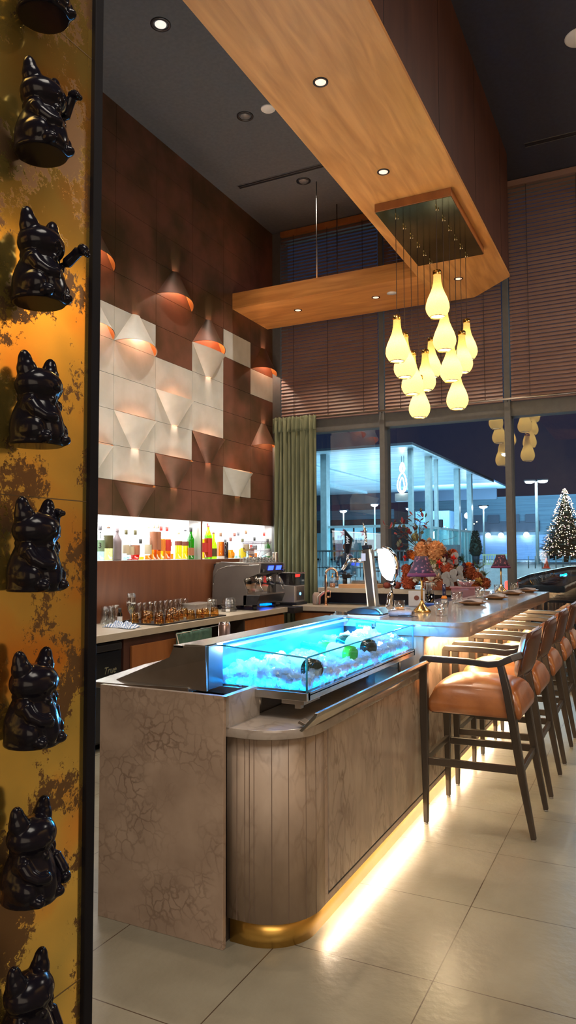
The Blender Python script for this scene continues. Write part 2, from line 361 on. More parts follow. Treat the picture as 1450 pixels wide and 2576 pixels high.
def text_obj(name, body, size, M, m, parent=None, extrude=0.0008, shear=0.0, align='CENTER', width=1.0):
    cu = bpy.data.curves.new(name, 'FONT'); cu.body = body; cu.size = size; cu.extrude = extrude; cu.align_x = align; cu.align_y = 'CENTER'; cu.shear = shear
    t = bpy.data.objects.new(name+'_tmp', cu); COL.objects.link(t)
    dg = bpy.context.evaluated_depsgraph_get(); me = bpy.data.meshes.new_from_object(t.evaluated_get(dg))
    bpy.data.objects.remove(t); me.transform(Matrix.Diagonal((width, 1, 1, 1))); me.transform(M); me.materials.clear(); me.materials.append(m)
    o = bpy.data.objects.new(name, me); COL.objects.link(o)
    if parent is not None: o.parent = parent
    return o
def face_M(loc, right, upv):
    """matrix placing local x along right, local y along upv, z out"""
    r = Vector(right).normalized(); u = Vector(upv).normalized(); n = r.cross(u)
    return Matrix.Translation(loc) @ Matrix((r, u, n)).transposed().to_4x4()
# ---------------------------------------------------------------- room shell
XL, YW, ZC = -4.4, 8.5, 5.74
struct(MB().box(-6.0, 5.0, -4.0, YW+0.12, -0.12, 0).build('floor', FLOOR))
struct(MB().box(-6.0, -1.6, -4.0, YW+0.3, ZC, ZC+0.15, 0).box(-1.6, 5.0, -4.0, YW+0.3, ZC, ZC+0.15, 1).build('ceiling', [CEIL, mat('ceiling_dim_side', (0.035, 0.038, 0.062), 0.9, vs=30)]))  # right half darker: its weaker light is put into the colour
WALLP = mat('warm_plaster', (0.42, 0.30, 0.18), 0.8)
struct(MB().box(5.0, 5.15, -4.0, YW+0.3, 0, ZC).build('wall_right', WALLP))
struct(MB().box(-6.0, 5.0, -4.15, -4.0, 0, ZC).build('wall_back', WALLP))
struct(MB().box(-6.15, -6.0, -4.0, 4.0, 0, ZC).build('wall_staff', WALLP))

# tile wall with lit bottle niches; sheet cladding cells, 0.644 x 0.324
YC = [3.32, 3.965, 4.6, 5.235, 5.868, 6.52, 7.165, 7.81, 8.465]
ZK = [1.85+0.3243*k for k in range(13)]
white = {(2,1),(2,2),(2,3),(2,4),(2,5),(3,1),(3,2),(3,3),(3,4),(3,5),(4,2),(4,3),(4,4),(5,3),(5,4),(5,5),(6,6),(6,1),(7,5)}
wl = MB()
wl.box(XL-0.35, XL-0.25, 3.32, 8.6, 0, ZC)                       # masonry behind
wl.box(XL-0.25, XL-0.02, 3.32, 8.6, 1.85, ZC)                    # backing of the cladding
wl.box(XL-0.25, XL, 3.32, 8.6, 0, 0.84, 2)
wl.box(XL-0.25, XL, 3.32, 8.465, 0.84, 1.43, 2)                  # splashback under the niches
wl.box(XL-0.25, XL, 6.70, 6.735, 1.43, 1.85, 2)
wl.box(XL-0.25, XL, 8.455, 8.6, 0.0, 1.85, 2)
for c in range(8):
    for k in range(12):
        g = 0.0018; mi = 1 if (c, k) in white else 0
        wl.box(XL-0.02, XL, YC[c]+g, YC[c+1]-g, ZK[k]+g, ZK[k+1]-g, mi)
struct(wl.build('wall_left', [COPPER, WHITE_T, SPLASH]))
nb = MB()
NICHE = glow('backlit_acrylic', (0.93, 0.97, 1.0), 0.95)
trim_m = mat('niche_lining', (0.45, 0.42, 0.40), 0.18, 0.2)
for y0, y1 in ((3.4, 6.70), (6.735, 8.455)):
    nb.box(XL-0.155, XL-0.15, y0, y1, 1.434, 1.846, 0)
    nb.box(XL-0.15, XL, y0, y1, 1.43, 1.434, 1); nb.box(XL-0.15, XL, y0, y1, 1.846, 1.85, 1)
    nb.box(XL-0.15, XL+0.004, y1-0.006, y1, 1.43, 1.85, 1)
struct(nb.build('trim_1', [NICHE, trim_m]))
light('niche_light_line', 'AREA', (XL-0.05, 5.3, 1.84), 7, (1, 0.97, 0.92), 0.02, 2.7)
light('niche_light_line', 'AREA', (XL-0.05, 7.6, 1.84), 4.5, (1, 0.97, 0.92), 0.02, 1.6)

# wall sconces: folded sheet cones, wide mouth down ('D') or up ('U')
SCONCE_BULB = glow('sconce_lamp', (1.0, 0.62, 0.30), 30)
def sconce(c, k, kind, wht, label, pw):
    y0, y1 = YC[c]+0.004, YC[c+1]-0.004; z0, z1 = ZK[k], ZK[k+1]; ym = (y0+y1)/2
    t = thing('wall_sconce', label, 'wall lamp', (XL, ym, z0), 0, 'folded sheet sconces on the tile wall')
    hw, hn = (y1-y0)/2, 0.055; H = z1-z0; D = 0.145; d0 = 0.03
    def surf(off):
        def fn(u, v):                                            # v 0 narrow .. 1 wide
            w_ = hn+(hw-hn)*v; s = 2*u-1; b = (d0+(D-d0)*v)*(max(0.0, 1-abs(s)**2.2))**0.75
            zz = H*v - 0.33*b*v*v
            z = (H-zz) if kind == 'D' else zz
            return (max(b-off, 0.0004), w_*s*(0.965 if off else 1.0), z)
        return fn
    MB().grid(surf(0.0), 28, 10).build('shade', WHITE_T if wht else COPPER, t)
    MB().grid(surf(0.004), 28, 10).build('shade_lining', COPPER_IN, t)
    zc = H*0.60 if kind == 'D' else H*0.40
    MB().box(0.001, 0.014, -0.03, 0.03, zc-0.015, zc+0.015).build('lamp', SCONCE_BULB, t)
    l = light('sconce_light', 'POINT', (XL+0.03, ym, z0+zc), pw, (1.0, 0.78, 0.60), 0.012)
SC = [(2,7,'D',0,'brown sconce beside the dark post, wide orange mouth down, high on the wall'),
      (2,5,'D',1,'white folded sconce, mouth down, top left corner of the white tiles'),
      (2,1,'U',1,'white sconce cut by the dark post, mouth up, low in the leftmost column'),
      (3,5,'D',1,'white sconce with a wide orange mouth below a pink lit tip, second tile column'),
      (3,2,'U',1,'white inverted sconce tapering down to a lit tip, second tile column'),
      (3,0,'U',0,'brown inverted sconce directly above the left bottle niche, under the white tiles'),
      (4,7,'D',0,'brown sconce with a wide orange mouth, highest in the third tile column'),
      (4,3,'U',1,'white inverted sconce tapering to a lit tip in the third tile column'),
      (4,1,'U',0,'copper brown inverted sconce under the white tiles of the third column'),
      (5,6,'D',0,'brown sconce right above a white inverted one, its glowing mouth down, fourth column'),
      (5,5,'U',1,'white inverted sconce meeting a brown sconce mouth to mouth, fourth column'),
      (5,2,'U',0,'copper brown inverted sconce with patchy patina in the fourth tile column'),
      (6,1,'U',1,'small white inverted sconce on a lone white tile near the window wall'),
      (7,6,'D',0,'brown sconce above the single white tile of the column nearest the windows'),
      (7,3,'D',0,'brown sconce with mouth down, lowest in the column nearest the windows')]
for c, k, kd, wh, lb in SC: sconce(c, k, kd, wh, lb, 4.2 if wh else 5.0)

# window wall: grey frame, glass, blinds
fr = MB()
fr.box(-4.42, -4.28, 8.40, 8.62, 0, ZC)
for x0, x1 in ((-2.925, -2.86), (-1.44, -1.371), (0.12, 0.19), (1.62, 1.69), (3.12, 3.19), (4.6, 5.0)):
    fr.box(x0, x1, 8.39, 8.62, 0, ZC)
fr.box(-4.3, 5.0, 8.43, 8.60, 3.035, 3.20)
fr.box(-4.3, 5.0, 8.45, 8.60, 0.0, 0.12)
fr.box(-4.3, 5.0, 8.43, 8.60, 5.62, ZC)
struct(fr.build('window_frame', FRAME, bevel=0.004)).name = 'trim_2'
PANE = clear('window_glass', (0.93, 0.96, 0.97), (1, 1, 1), 1.7, 0.0, 1.55)
bays = ((-4.28, -2.925), (-2.86, -1.44), (-1.371, 0.12), (0.19, 1.62), (1.69, 3.12), (3.19, 4.6))
for i, (x0, x1) in enumerate(bays):
    struct(MB().box(x0, x1, 8.497, 8.503, 0.12, 3.035).box(x0, x1, 8.497, 8.503, 3.2, 5.62).build('window_%d' % (i+1), PANE))
SLAT = wood_mat('walnut_slat', (0.27, 0.17, 0.14), (0.22, 0.13, 0.105), (0.8, 8, 8), 0.42)
CORD = mat('blind_cord', (0.05, 0.03, 0.025), 0.8)
nm = ['left', 'middle', 'right', 'far', 'far', 'far']
for i, (x0, x1) in enumerate(bays[:4]):
    lab = ['brown slatted blind behind the timber beam, in the bay beside the tile wall',
           'brown slatted blind behind the hanging glowing lamps, in the middle bay',
           'brown slatted blind with a pale lit top, in the right hand bay',
           'brown slatted blind in the bay beyond the right edge'][i]
    b = thing('window_blind', lab, 'blind', ((x0+x1)/2, 8.40, 3.2), 0, 'wooden blinds across the windows')
    xa, xb = x0-(x0+x1)/2+0.012, x1-(x0+x1)/2-0.012
    sl = MB(); n = 55
    for k in range(n):
        z = 0.055+k*0.0438; dy, dz = 0.011, 0.0225
        tilt = 1 if i != 0 or k < 28 else 0.72
        sl.hexa([(xa,-dy,z-dz*tilt),(xb,-dy,z-dz*tilt),(xb,-dy+0.003,z-dz*tilt),(xa,-dy+0.003,z-dz*tilt),
                 (xa,dy,z+dz*tilt),(xb,dy,z+dz*tilt),(xb,dy+0.003,z+dz*tilt),(xa,dy+0.003,z+dz*tilt)])
    sl.build('slats', SLAT, b)
    MB().box(xa, xb, -0.025, 0.025, 0.0, 0.028).build('bottom_rail', SLAT, b)
    MB().box(xa, xb, -0.03, 0.03, 2.465, 2.53).build('head_rail', WOOD_CAB if i < 2 else SLAT, b)
    for q in (0.14, 0.5, 0.86):
        xx = xa+(xb-xa)*q
        MB().box(xx-0.003, xx+0.003, -0.017, -0.014, 0.01, 2.46).build('ladder_cord', CORD, b)
# slim rail in front of the transom
r = thing('curtain_rail', 'thin steel rail running across the windows below the blinds', 'rail', (-4.25, 8.33, 3.215))
MB().tube([(0, 0, 0), (7.0, 0, 0)], 0.012, 10).build('rod', STEEL_D, r)
for x in (1.36, 2.85, 4.4): MB().tube([(x, 0, 0), (x, 0.06, -0.01)], 0.008, 8).build('bracket', STEEL_D, r)

# green velvet curtain
VEL = mat('olive_velvet', (0.17, 0.19, 0.115), 0.85, 0, (0.12, 0.135, 0.08), 14, stretch=(1, 1, 0.2), bump=0.1, bs=120)
ct = thing('curtain', 'long pleated olive green velvet curtain at the corner by the tile wall', 'curtain', (-4.02, 8.27, 0.02))
def curt(u, v):
    x = -0.30+0.60*u; z = 3.17*v; amp = 0.055*(0.55+0.45*(1-v))
    ph = u*2*PI*10+0.7*math.sin(3*v+u*9)
    y = amp*math.sin(ph)+0.02*math.sin(u*31+v*2); x += 0.012*math.cos(ph)*(1-v)
    x += (0.5-u)*-0.03*(1-v)
    return (x, y, z)
MB().grid(curt, 150, 24).build('drape', VEL, ct, solid=0.006)
def head(u, v):
    ph = u*2*PI*10; y = (0.048-0.02*v)*math.sin(ph)-0.006+0.012*math.sin(ph*2.2)*v
    return (-0.305+0.61*u, y, 3.02+0.19*v+0.008*math.sin(ph*1.3)*v)
MB().grid(head, 150, 5).build('pleat_heading', VEL, ct, solid=0.008)
for u in [i/9+0.03 for i in range(9)]:
    MB().box(-0.3+0.6*u-0.004, -0.3+0.6*u+0.004, 0.03, 0.05, 3.185, 3.2).build('hook', STEEL_D, ct)

# timber soffit: long arm over the bar, short arm along the windows
sf = MB()
ZS = 4.41
sf.prism([(-2.13, -3.0), (-1.255, -3.0), (-1.255, 7.81), (-1.72, 8.27), (-2.13, 8.27)], ZS, ZS+0.03, 0)
sf.prism([(-2.13, -3.0), (-1.27, -3.0), (-1.27, 7.80), (-1.73, 8.255), (-2.13, 8.255)], ZS+0.03, ZC, 2)
sf.box(-4.398, -2.13, 7.365, 8.255, ZS, ZS+0.19, 1)
sf.box(-1.27, -1.258, -3.0, 7.80, ZS+0.03, ZC, 2)
struct(sf.build('timber_soffit', [WOOD_Y, WOOD_X, WOOD_DK])).name = 'ceiling_soffit'
jm = MB()
for y in (0.6, 1.8, 2.55, 3.75, 4.95, 6.15, 7.35): jm.box(-1.2579, -1.2565, y, y+0.006, ZS+0.03, ZC)
struct(jm.build('trim_3', BLACKM))
LAMPW = glow('downlight_lens', (1.0, 0.50, 0.34), 1.3)
dl = [(-1.75, 3.99, 'nearest the camera'), (-1.752, 5.18, 'between the nearest one and the canopy plate'), (-1.753, 7.62, 'beyond the brass canopy plate'),
      (-2.731, 7.76, 'beside the white speaker disc'), (-3.713, 7.75, 'nearest the tile wall')]
first = None
for x, y, s in dl:
    lb = 'small amber downlight in the timber soffit, ' + s
    if first is None:
        t = first = thing('recessed_downlight', lb, 'downlight', (x, y, ZS), 0, 'downlights in the timber soffit')
        MB().lathe([(0.048, 0.0), (0.048, -0.004), (0.036, -0.005), (0.034, 0.0)], n=24, caps=False).build('trim_ring', BLACKM, t)
        MB().lathe([(0.0, -0.001), (0.034, -0.001), (0.034, -0.0025), (0.0, -0.0025)], n=24, caps=False).build('lens', LAMPW, t)
    else: dup(first, (x, y, ZS), 0, lb)
sp = MB().lathe([(0.0, 0.0), (0.055, 0.0), (0.055, -0.006), (0.0, -0.007)], n=24, caps=False)
o = sp.build('ceiling_speaker', mat('white_grille', (0.7, 0.68, 0.66), 0.5)); o.location = (-2.524, 7.708, ZS)
tag(o, 'flat white round disc on the short timber beam between two downlights', 'speaker')
# fittings in the dark ceiling
GIM = mat('gimbal_lens', (0.75, 0.72, 0.66), 0.3, emit=(1, 0.95, 0.85), es=0.5)
GIM_OFF = mat('dark_lens', (0.16, 0.16, 0.17), 0.2)
for x, y, on, s in ((-3.407, 4.578, 1, 'nearest the camera, its lens pale'), (-3.414, 5.953, 0, 'beside the small white ceiling disc'), (-3.433, 7.326, 0, 'beyond the slot diffuser')):
    t = thing('gimbal_downlight', 'black ringed round spotlight in the dark ceiling, ' + s, 'downlight', (x, y, ZC), 0, 'spotlights in the dark ceiling')
    MB().lathe([(0.082, 0.0), (0.082, -0.006), (0.062, -0.008), (0.058, 0.0)], n=28, caps=False).build('trim_ring', BLACKM, t)
    MB().lathe([(0.0, -0.006), (0.045, -0.006), (0.047, -0.002)], n=24, caps=False).build('lens', GIM if on else GIM_OFF, t)
def disc(name, x, y, r, label, cat, m):
    o = MB().lathe([(0.0, -0.012), (r*0.9, -0.012), (r, -0.006), (r, 0)], n=28, caps=False).build(name, m); o.location = (x, y, ZC); tag(o, label, cat)
disc('smoke_detector', -3.157, 5.947, 0.07, 'small flat white disc on the dark ceiling beside the timber soffit', 'detector', mat('white_plastic', (0.75, 0.74, 0.72), 0.5))
disc('ceiling_speaker', -0.40, 6.25, 0.125, 'large grey disc on the dark ceiling at the top right edge', 'speaker', MATS['white_plastic'])
for (x0, x1, y, lb) in ((-4.17, -3.1, 7.12, 'dark twin slot air diffuser in the ceiling above the bar'), (-1.06, 0.5, 7.715, 'thin slot air diffuser in the dark ceiling at top right')):
    d = MB().box(x0, x1, y-0.045, y-0.035, ZC-0.004, ZC, 1).box(x0, x1, y-0.03, y-0.005, ZC-0.002, ZC).box(x0, x1, y+0.005, y+0.03, ZC-0.002, ZC).box(x0, x1, y+0.033, y+0.04, ZC-0.004, ZC, 1)
    tag(d.build('slot_diffuser', [BLACKM, FRAME if x0 > -2 else CEIL]), lb, 'air vent')
for x, y, lb in ((-3.31, 7.41, 'pale thin cable hanging from the ceiling to the short beam'), (-3.31, 8.017, 'dark thin cable behind the pale one, holding the short beam')):
    tag(MB().tube([(x, y, ZC), (x, y, ZS+0.19)], 0.006 if y < 8 else 0.007, 6).build('suspension_cable', STEEL_D if y < 8 else CORD), lb, 'cable')
# ---------------------------------------------------------------- marble bar
bar = thing('bar_counter', 'long veined marble bar front with brass plinth and rounded near corner', 'bar', (-1.4, 2.43, 0))
def L(o): o.location = (-bar.location.x, -bar.location.y, 0); return o        # parts built in room coordinates
L(MB().box(-2.097, -1.49, 2.43, 2.452, 0.0, 0.948).build('end_panel', MARBLE, bar, bevel=0.0015))
# rounded corner drum, clad in narrow staves
pts = [(-1.49, 2.475)] + arc(-1.42, 2.695, 0.22, -PI/2, 0, 12) + [(-1.20, 4.16), (-1.49, 4.16)]
PR = 0.22
pts = [(-1.50, 2.475)] + arc(-1.20-PR, 2.475+PR, PR, -PI/2, 0, 14) + [(-1.20, 2.735), (-1.5, 2.735)]
L(MB().prism(pts, 0.10, 0.79, smooth=True).build('corner_drum', MARBLE_D, bar))
st = MB()
for px_, py_ in (pts[1], (-1.455, 2.475), (-1.4, 2.4755)):
    st.box(px_-0.001, px_+0.001, py_-0.0015, py_, 0.1, 0.79)
for a in (-80, -62, -45, -25, -10):
    ca, sa = math.cos(math.radians(a)), math.sin(math.radians(a)); cx_, cy_ = -1.20-PR+PR*ca, 2.475+PR+PR*sa
    st.box(cx_-0.001, cx_+0.001, cy_-0.001, cy_+0.001, 0.1, 0.79)
L(st.build('stave_joint', mat('joint_line', (0.16, 0.11, 0.085), 0.7), bar))
L(MB().box(-1.50, -1.2, 2.735, 2.765, 0.1, 0.79).box(-1.5, -1.2, 2.765, 8.38, 0.1, 0.127).build('panel_border', MARBLE, bar))
L(MB().box(-1.25, -1.203, 2.765, 8.38, 0.125, 0.79).build('shadow_gap', BLACKM, bar))
L(MB().box(-1.205, -1.197, 2.772, 4.17, 0.140, 0.79).build('front_panel', MARBLE_V, bar, bevel=0.001))
for y0, y1 in ((4.175, 5.55), (5.555, 6.95), (6.955, 8.38)):
    L(MB().box(-1.205, -1.197, y0, y1, 0.140, 1.015).build('front_panel', MARBLE_V, bar, bevel=0.001))
L(MB().box(-1.50, -1.203, 4.175, 8.38, 0.79, 1.015).build('carcass', CREAMP, bar))
PL = 0.2
pts = [(-1.50, 2.50)] + arc(-1.226-PL, 2.50+PL, PL, -PI/2, 0, 14) + [(-1.226, 8.38), (-1.5, 8.38)]
L(MB().prism(pts, 0.0, 0.10, smooth=True).build('plinth', BRASS_PL, bar))
L(MB().box(-1.224, -1.206, 2.8, 8.3, 0.099, 0.1045).build('light_line', glow('warm_led_line', (1.0, 0.78, 0.5), 8), bar))
# low worktop over the front, carrying the ice display
pts = [(-1.495, 2.455)] + arc(-1.185-0.235, 2.455+0.235, 0.235, -PI/2, 0, 14) + [(-1.185, 4.165), (-1.495, 4.165)]
o = MB().prism(pts, 0.79, 0.826, smooth=True).build('low_worktop', TOPSTONE, bevel=0.002)
tag(o, 'low pale stone ledge with a rounded corner under the ice display', 'worktop')
o = MB().box(-1.505, -1.478, 2.452, 2.70, 0.826, 0.948).box(-2.097, -1.478, 2.43, 2.452, 0.948, 0.9485).build('stone_upstand', TOPSTONE, bevel=0.001)
tag(o, 'short pale stone upstand between the end panel and the low ledge', 'upstand')
# high bar top, rounded near corner
R = 0.12
pts = [(-1.49, 4.15)] + arc(-0.943-R, 4.15+R, R, -PI/2, 0, 10) + [(-0.925, 7.78), (-1.49, 7.78)]
bt = MB().prism(pts, 1.015, 1.10, smooth=True).build('bar_worktop', TOPSTONE, bevel=0.003)
tag(bt, 'long polished stone bar top with a rounded near corner, set with lamps and plates', 'bar top')
MB().box(-1.17, -1.15, 4.3, 7.7, 1.0095, 1.015).build('light_line', glow('amber_led_line', (1.0, 0.70, 0.34), 6), bt)
# service side carcass behind the marble front
tag(MB().box(-2.08, -1.51, 2.46, 4.10, 0.0, 0.90).build('under_bar_cabinet', mat('dark_laminate', (0.05, 0.038, 0.03), 0.5), bevel=0.003),
    'dark cabinet behind the marble end panel of the bar', 'cabinet')
tag(MB().prism([(-2.18, 2.47), (-2.08, 2.47), (-1.72, 2.53), (-1.74, 4.3), (-2.28, 4.3), (-2.28, 2.97)], 0.925, 0.948).build('service_worktop', STEEL, bevel=0.002),
    'pale steel worktop edge on the staff side of the bar', 'worktop')

# ice display: steel frame, steel back, glass box
case = thing('ice_display', 'blue lit glass case full of crushed ice with a steel back on the bar', 'display case', (-1.45, 3.4, 0.9))
def K(o): o.location = (1.45, -3.4, -0.9); return o
YN, YF = 2.67, 4.14
K(MB().box(-1.76, -1.24, YN-0.012, YN+0.02, 0.908, 0.940).box(-1.27, -1.24, YN, YF, 0.905, 0.940).box(-1.76, -1.24, YN, YF, 0.925, 0.934).box(-1.27, -1.24, YF-0.02, YF, 0.905, 0.94).build('base_frame', STEEL, case, bevel=0.002))
K(MB().box(-1.36, -1.26, YN+0.0, YN+0.16, 0.890, 0.908).box(-1.31, -1.285, YN+0.02, YN+0.05, 0.87, 0.9).tube([(-1.50, 2.74, 0.828), (-1.50, 2.74, 0.91)], 0.009, 10).tube([(-1.5, 4.0, 0.828), (-1.5, 4.0, 0.91)], 0.009, 10).tube([(-1.29, 4.0, 0.828), (-1.29, 4.0, 0.91)], 0.009, 10).build('foot', STEEL_D, case))
ICEG = clear('ice_case_glass', (0.90, 0.965, 0.99), (0.9, 0.97, 1), 1.1, 0.0, 1.5)
EDGE = mat('glass_edge', (0.03, 0.30, 0.42), 0.15, emit=None)
def pane(name, p, th):                              # p: 4 corners, th: thickness vector
    q = [Vector(a) for a in p]; t = Vector(th)
    K(MB().hexa([q[0], q[1], q[1]+t, q[0]+t, q[3], q[2], q[2]+t, q[3]+t]).build(name, ICEG, case))
pane('glass_pane', [(-1.665, YN, 0.94), (-1.245, YN, 0.94), (-1.245, YN, 1.078), (-1.665, YN, 1.109)], (0, 0.008, 0))
pane('glass_pane', [(-1.245, YN+0.012, 0.94), (-1.245, YF, 0.94), (-1.245, YF, 1.078), (-1.245, YN+0.012, 1.078)], (-0.008, 0, 0))
pane('glass_pane', [(-1.665, YF, 0.94), (-1.245, YF, 0.94), (-1.245, YF, 1.072), (-1.665, YF, 1.103)], (0, -0.008, 0))
e = MB()
e.tube([(-1.665, YN+0.004, 1.109), (-1.249, YN+0.004, 1.078)], 0.0035, 6).tube([(-1.249, YN+0.012, 1.079), (-1.249, YF, 1.079)], 0.0035, 6)
e.tube([(-1.249, YN+0.004, 0.94), (-1.249, YN+0.004, 1.078)], 0.004, 6).tube([(-1.665, YN+0.004, 0.94), (-1.665, YN+0.004, 1.109)], 0.005, 6)
e.tube([(-1.665, YF-0.004, 1.103), (-1.249, YF-0.004, 1.073)], 0.0035, 6).tube([(-1.249, YF-0.004, 0.94), (-1.249, YF-0.004, 1.075)], 0.0035, 6)
K(e.build('glass_edges', EDGE, case))
ACR = mat('ice_case_liner', (0.045, 0.13, 0.22), 0.25, 0.1)
K(MB().box(-1.70, -1.684, YN-0.0, YF, 0.93, 1.112).build('back_liner', ACR, case))
K(MB().box(-1.76, -1.66, YN-0.11, YF+0.02, 1.1125, 1.119).box(-1.81, -1.76, 2.55, YF+0.02, 1.104, 1.114).build('back_ledge', STEEL, case, bevel=0.001))
# brushed steel wedge panels at the near end
K(MB().hexa([(-2.113, 2.55, 0.949), (-1.634, 2.535, 0.938), (-1.634, 2.547, 0.938), (-2.113, 2.562, 0.949),
             (-1.83, 2.55, 1.062), (-1.648, 2.55, 1.062), (-1.648, 2.562, 1.062), (-1.83, 2.562, 1.062)])
   .hexa([(-1.83, 2.55, 1.062), (-1.648, 2.55, 1.062), (-1.648, 2.562, 1.062), (-1.83, 2.562, 1.062),
          (-1.806, 2.55, 1.110), (-1.648, 2.55, 1.118), (-1.648, 2.562, 1.118), (-1.806, 2.562, 1.110)]).build('end_splash', STEEL_D, case))
K(MB().box(-1.652, -1.640, 2.56, YN, 0.94, 1.116).build('side_return', ACR, case))
K(MB().hexa([(-1.83, 2.56, 0.949), (-1.77, 2.56, 0.949), (-1.77, YF, 0.949), (-1.83, YF, 0.949), (-1.806, 2.56, 1.106), (-1.79, 2.56, 1.106), (-1.79, YF, 1.106), (-1.806, YF, 1.106)]).build('back_panel', STEEL_D, case))
K(MB().box(-1.655, -1.635, YN+0.05, YF-0.05, 1.094, 1.104).build('led_strip', glow('blue_led_line', (0.06, 0.45, 1.0), 3), case))
tag_m = mat('black_card', (0.01, 0.03, 0.06), 0.5)
K(MB().box(-1.600, -1.50, YF-0.013, YF-0.0105, 1.045, 1.078).build('sign_card', tag_m, case))
K(text_obj('sign_lettering', 'Absolute', 0.020, face_M((-1.55, YF-0.0135, 1.062), (1, 0, 0), (0, 0, 1)), mat('white_ink', (0.85, 0.88, 0.9), 0.5), case))
# ice
random.seed(5)
ICE = milky('crushed_ice', (0.82, 0.95, 1.0), 0.5, (0.86, 0.95, 1.0), 0.06, 0.5)
ic = MB()
def icez(x, y):
    u = (x+1.46)/0.2; a = math.exp(-((y-2.86)/0.16)**2); b = math.exp(-((y-3.85)/0.24)**2)
    return 0.975+0.035*(1-abs(u))+0.03*a+0.045*b*(1-abs(u)*0.5)+0.006*math.sin(y*23+x*31)
def surf_(u, v):
    x = -1.678+0.422*u; y = YN+0.016+(YF-YN-0.035)*v
    return (x, y, icez(x, y)-0.02)
ic.grid(surf_, 16, 50)
for _ in range(1150):
    x = random.uniform(-1.668, -1.264); y = random.uniform(YN+0.03, YF-0.03)
    if random.random() < 0.35: x = random.uniform(-1.285, -1.262)
    elif random.random() < 0.12: y = YN+random.uniform(0.024, 0.04)
    z = icez(x, y) + random.uniform(-0.02, 0.012)
    if x > -1.29 or y < YN+0.045: z = random.uniform(0.95, icez(x, y)+0.008)
    s = random.uniform(0.010, 0.0165); o_ = len(ic.v)
    ic.box(-s, s, -s*0.9, s*0.9, -s*random.uniform(0.6, 1), s)
    for q in range(o_, o_+8):                      # melted corners
        ic.v[q] = tuple(c*random.uniform(0.72, 1.08) for c in ic.v[q])
    ic.xform(Matrix.Translation((x, y, z)) @ Matrix.Rotation(random.uniform(0, PI), 4, 'X') @ Matrix.Rotation(random.uniform(0, PI), 4, 'Z'), o_)
o = ic.build('crushed_ice', ICE); tag(o, 'heaped clear ice cubes lit blue filling the glass case', 'ice', kind='stuff')
# three bottles lying in the ice
def ice_bottle(a, b_, r, gm, lab, desc, foil, txt=None):
    t = thing('wine_bottle', desc, 'bottle', b_, 0, 'bottles lying in the ice')
    A, Bv = Vector(a), Vector(b_); L_ = (A-Bv).length; R3 = (A-Bv).to_track_quat('Z', 'Y').to_matrix().to_4x4()
    def X(mb): return mb.xform(R3)
    X(MB().lathe([(0.0, 0.012), (r*0.7, 0.0), (r, 0.008), (r, L_*0.50), (r*0.9, L_*0.57), (r*0.5, L_*0.68), (0.017, L_*0.76), (0.0155, L_*0.98), (0, L_)], n=28, caps=False)).build('glass', gm, t)
    X(MB().lathe([(r+0.0008, L_*0.12), (r+0.0008, L_*0.42)], n=28, caps=False)).build('label', lab, t)
    X(MB().lathe([(r*0.55, L_*0.67), (0.0185, L_*0.76), (0.017, L_*0.985), (0.0, L_*0.995)], n=24, caps=False)).build('foil', foil, t)
    return t, R3, L_
DKG = mat('dark_green_glass', (0.008, 0.02, 0.010), 0.08, coat=0.5); GRG = mat('bright_green_glass', (0.05, 0.42, 0.03), 0.1, coat=0.5, emit=(0.05, 0.5, 0.03), es=0.0)
PLB = mat('pale_wine_label', (0.42, 0.36, 0.36), 0.5); PLF = mat('mauve_foil', (0.30, 0.16, 0.30), 0.3, 0.4)
t1, R1, L1 = ice_bottle((-1.640, 3.00, 1.012), (-1.262, 2.80, 1.010), 0.044, DKG, PLB, 'dark champagne bottle with a pale label nearest the camera in the ice', PLF)
MB().ball((0, 0, 0), (0.013, 0.013, 0.002), 16, 6).xform(Matrix.Translation((-0.215, 0.095, 0.047)) @ Matrix.Rotation(math.radians(60), 4, 'X')).build('pink_seal', mat('pink_seal', (0.85, 0.05, 0.15), 0.4), t1)
text_obj('label_lettering', 'MOËT', 0.034, Matrix.Translation((-0.31, 0.118, 0.024)) @ Matrix.Rotation(math.radians(-27), 4, 'Z') @ Matrix.Rotation(math.radians(62), 4, 'X') @ Matrix.Rotation(PI, 4, 'Z'), mat('black_ink', (0.01, 0.01, 0.01), 0.5), t1)
ice_bottle((-1.615, 3.40, 1.030), (-1.285, 3.29, 1.012), 0.040, GRG, PLB, 'bright green bottle in the middle of the ice', mat('green_foil', (0.04, 0.30, 0.03), 0.3, 0.2))
ice_bottle((-1.625, 3.70, 1.035), (-1.280, 3.53, 1.015), 0.042, DKG, PLB, 'dark bottle with a cream label and ochre neck, farthest in the ice', mat('ochre_foil', (0.45, 0.42, 0.06), 0.35, 0.3))
# floor of the case (steel tray under the ice)
K(MB().box(-1.684, -1.256, YN+0.01, YF-0.01, 0.938, 0.946).build('tray', STEEL, case))

# slanted steel rail on the guests' side
rl = thing('steel_rail', 'slanted brushed steel shelf rail along the front of the ice display', 'rail', (-1.2, 3.3, 0.83))
rp = [(-1.20, 0.833), (-1.188, 0.829), (-1.128, 0.888), (-1.122, 0.905), (-1.135, 0.905), (-1.142, 0.893)]
q = MB().prism(rp, 2.50, 4.13, axis='Y').build('rail_plate', STEEL, rl, bevel=0.001); q.location = (1.2, -3.3, -0.83)
rp2 = [(-1.236, 0.845), (-1.20, 0.833), (-1.192, 0.842), (-1.228, 0.856)]
q = MB().prism(rp2, 2.56, 2.61, axis='Y').prism(rp2, 3.9, 3.95, axis='Y').build('bracket', STEEL_D, rl, bevel=0.001); q.location = (1.2, -3.3, -0.83)

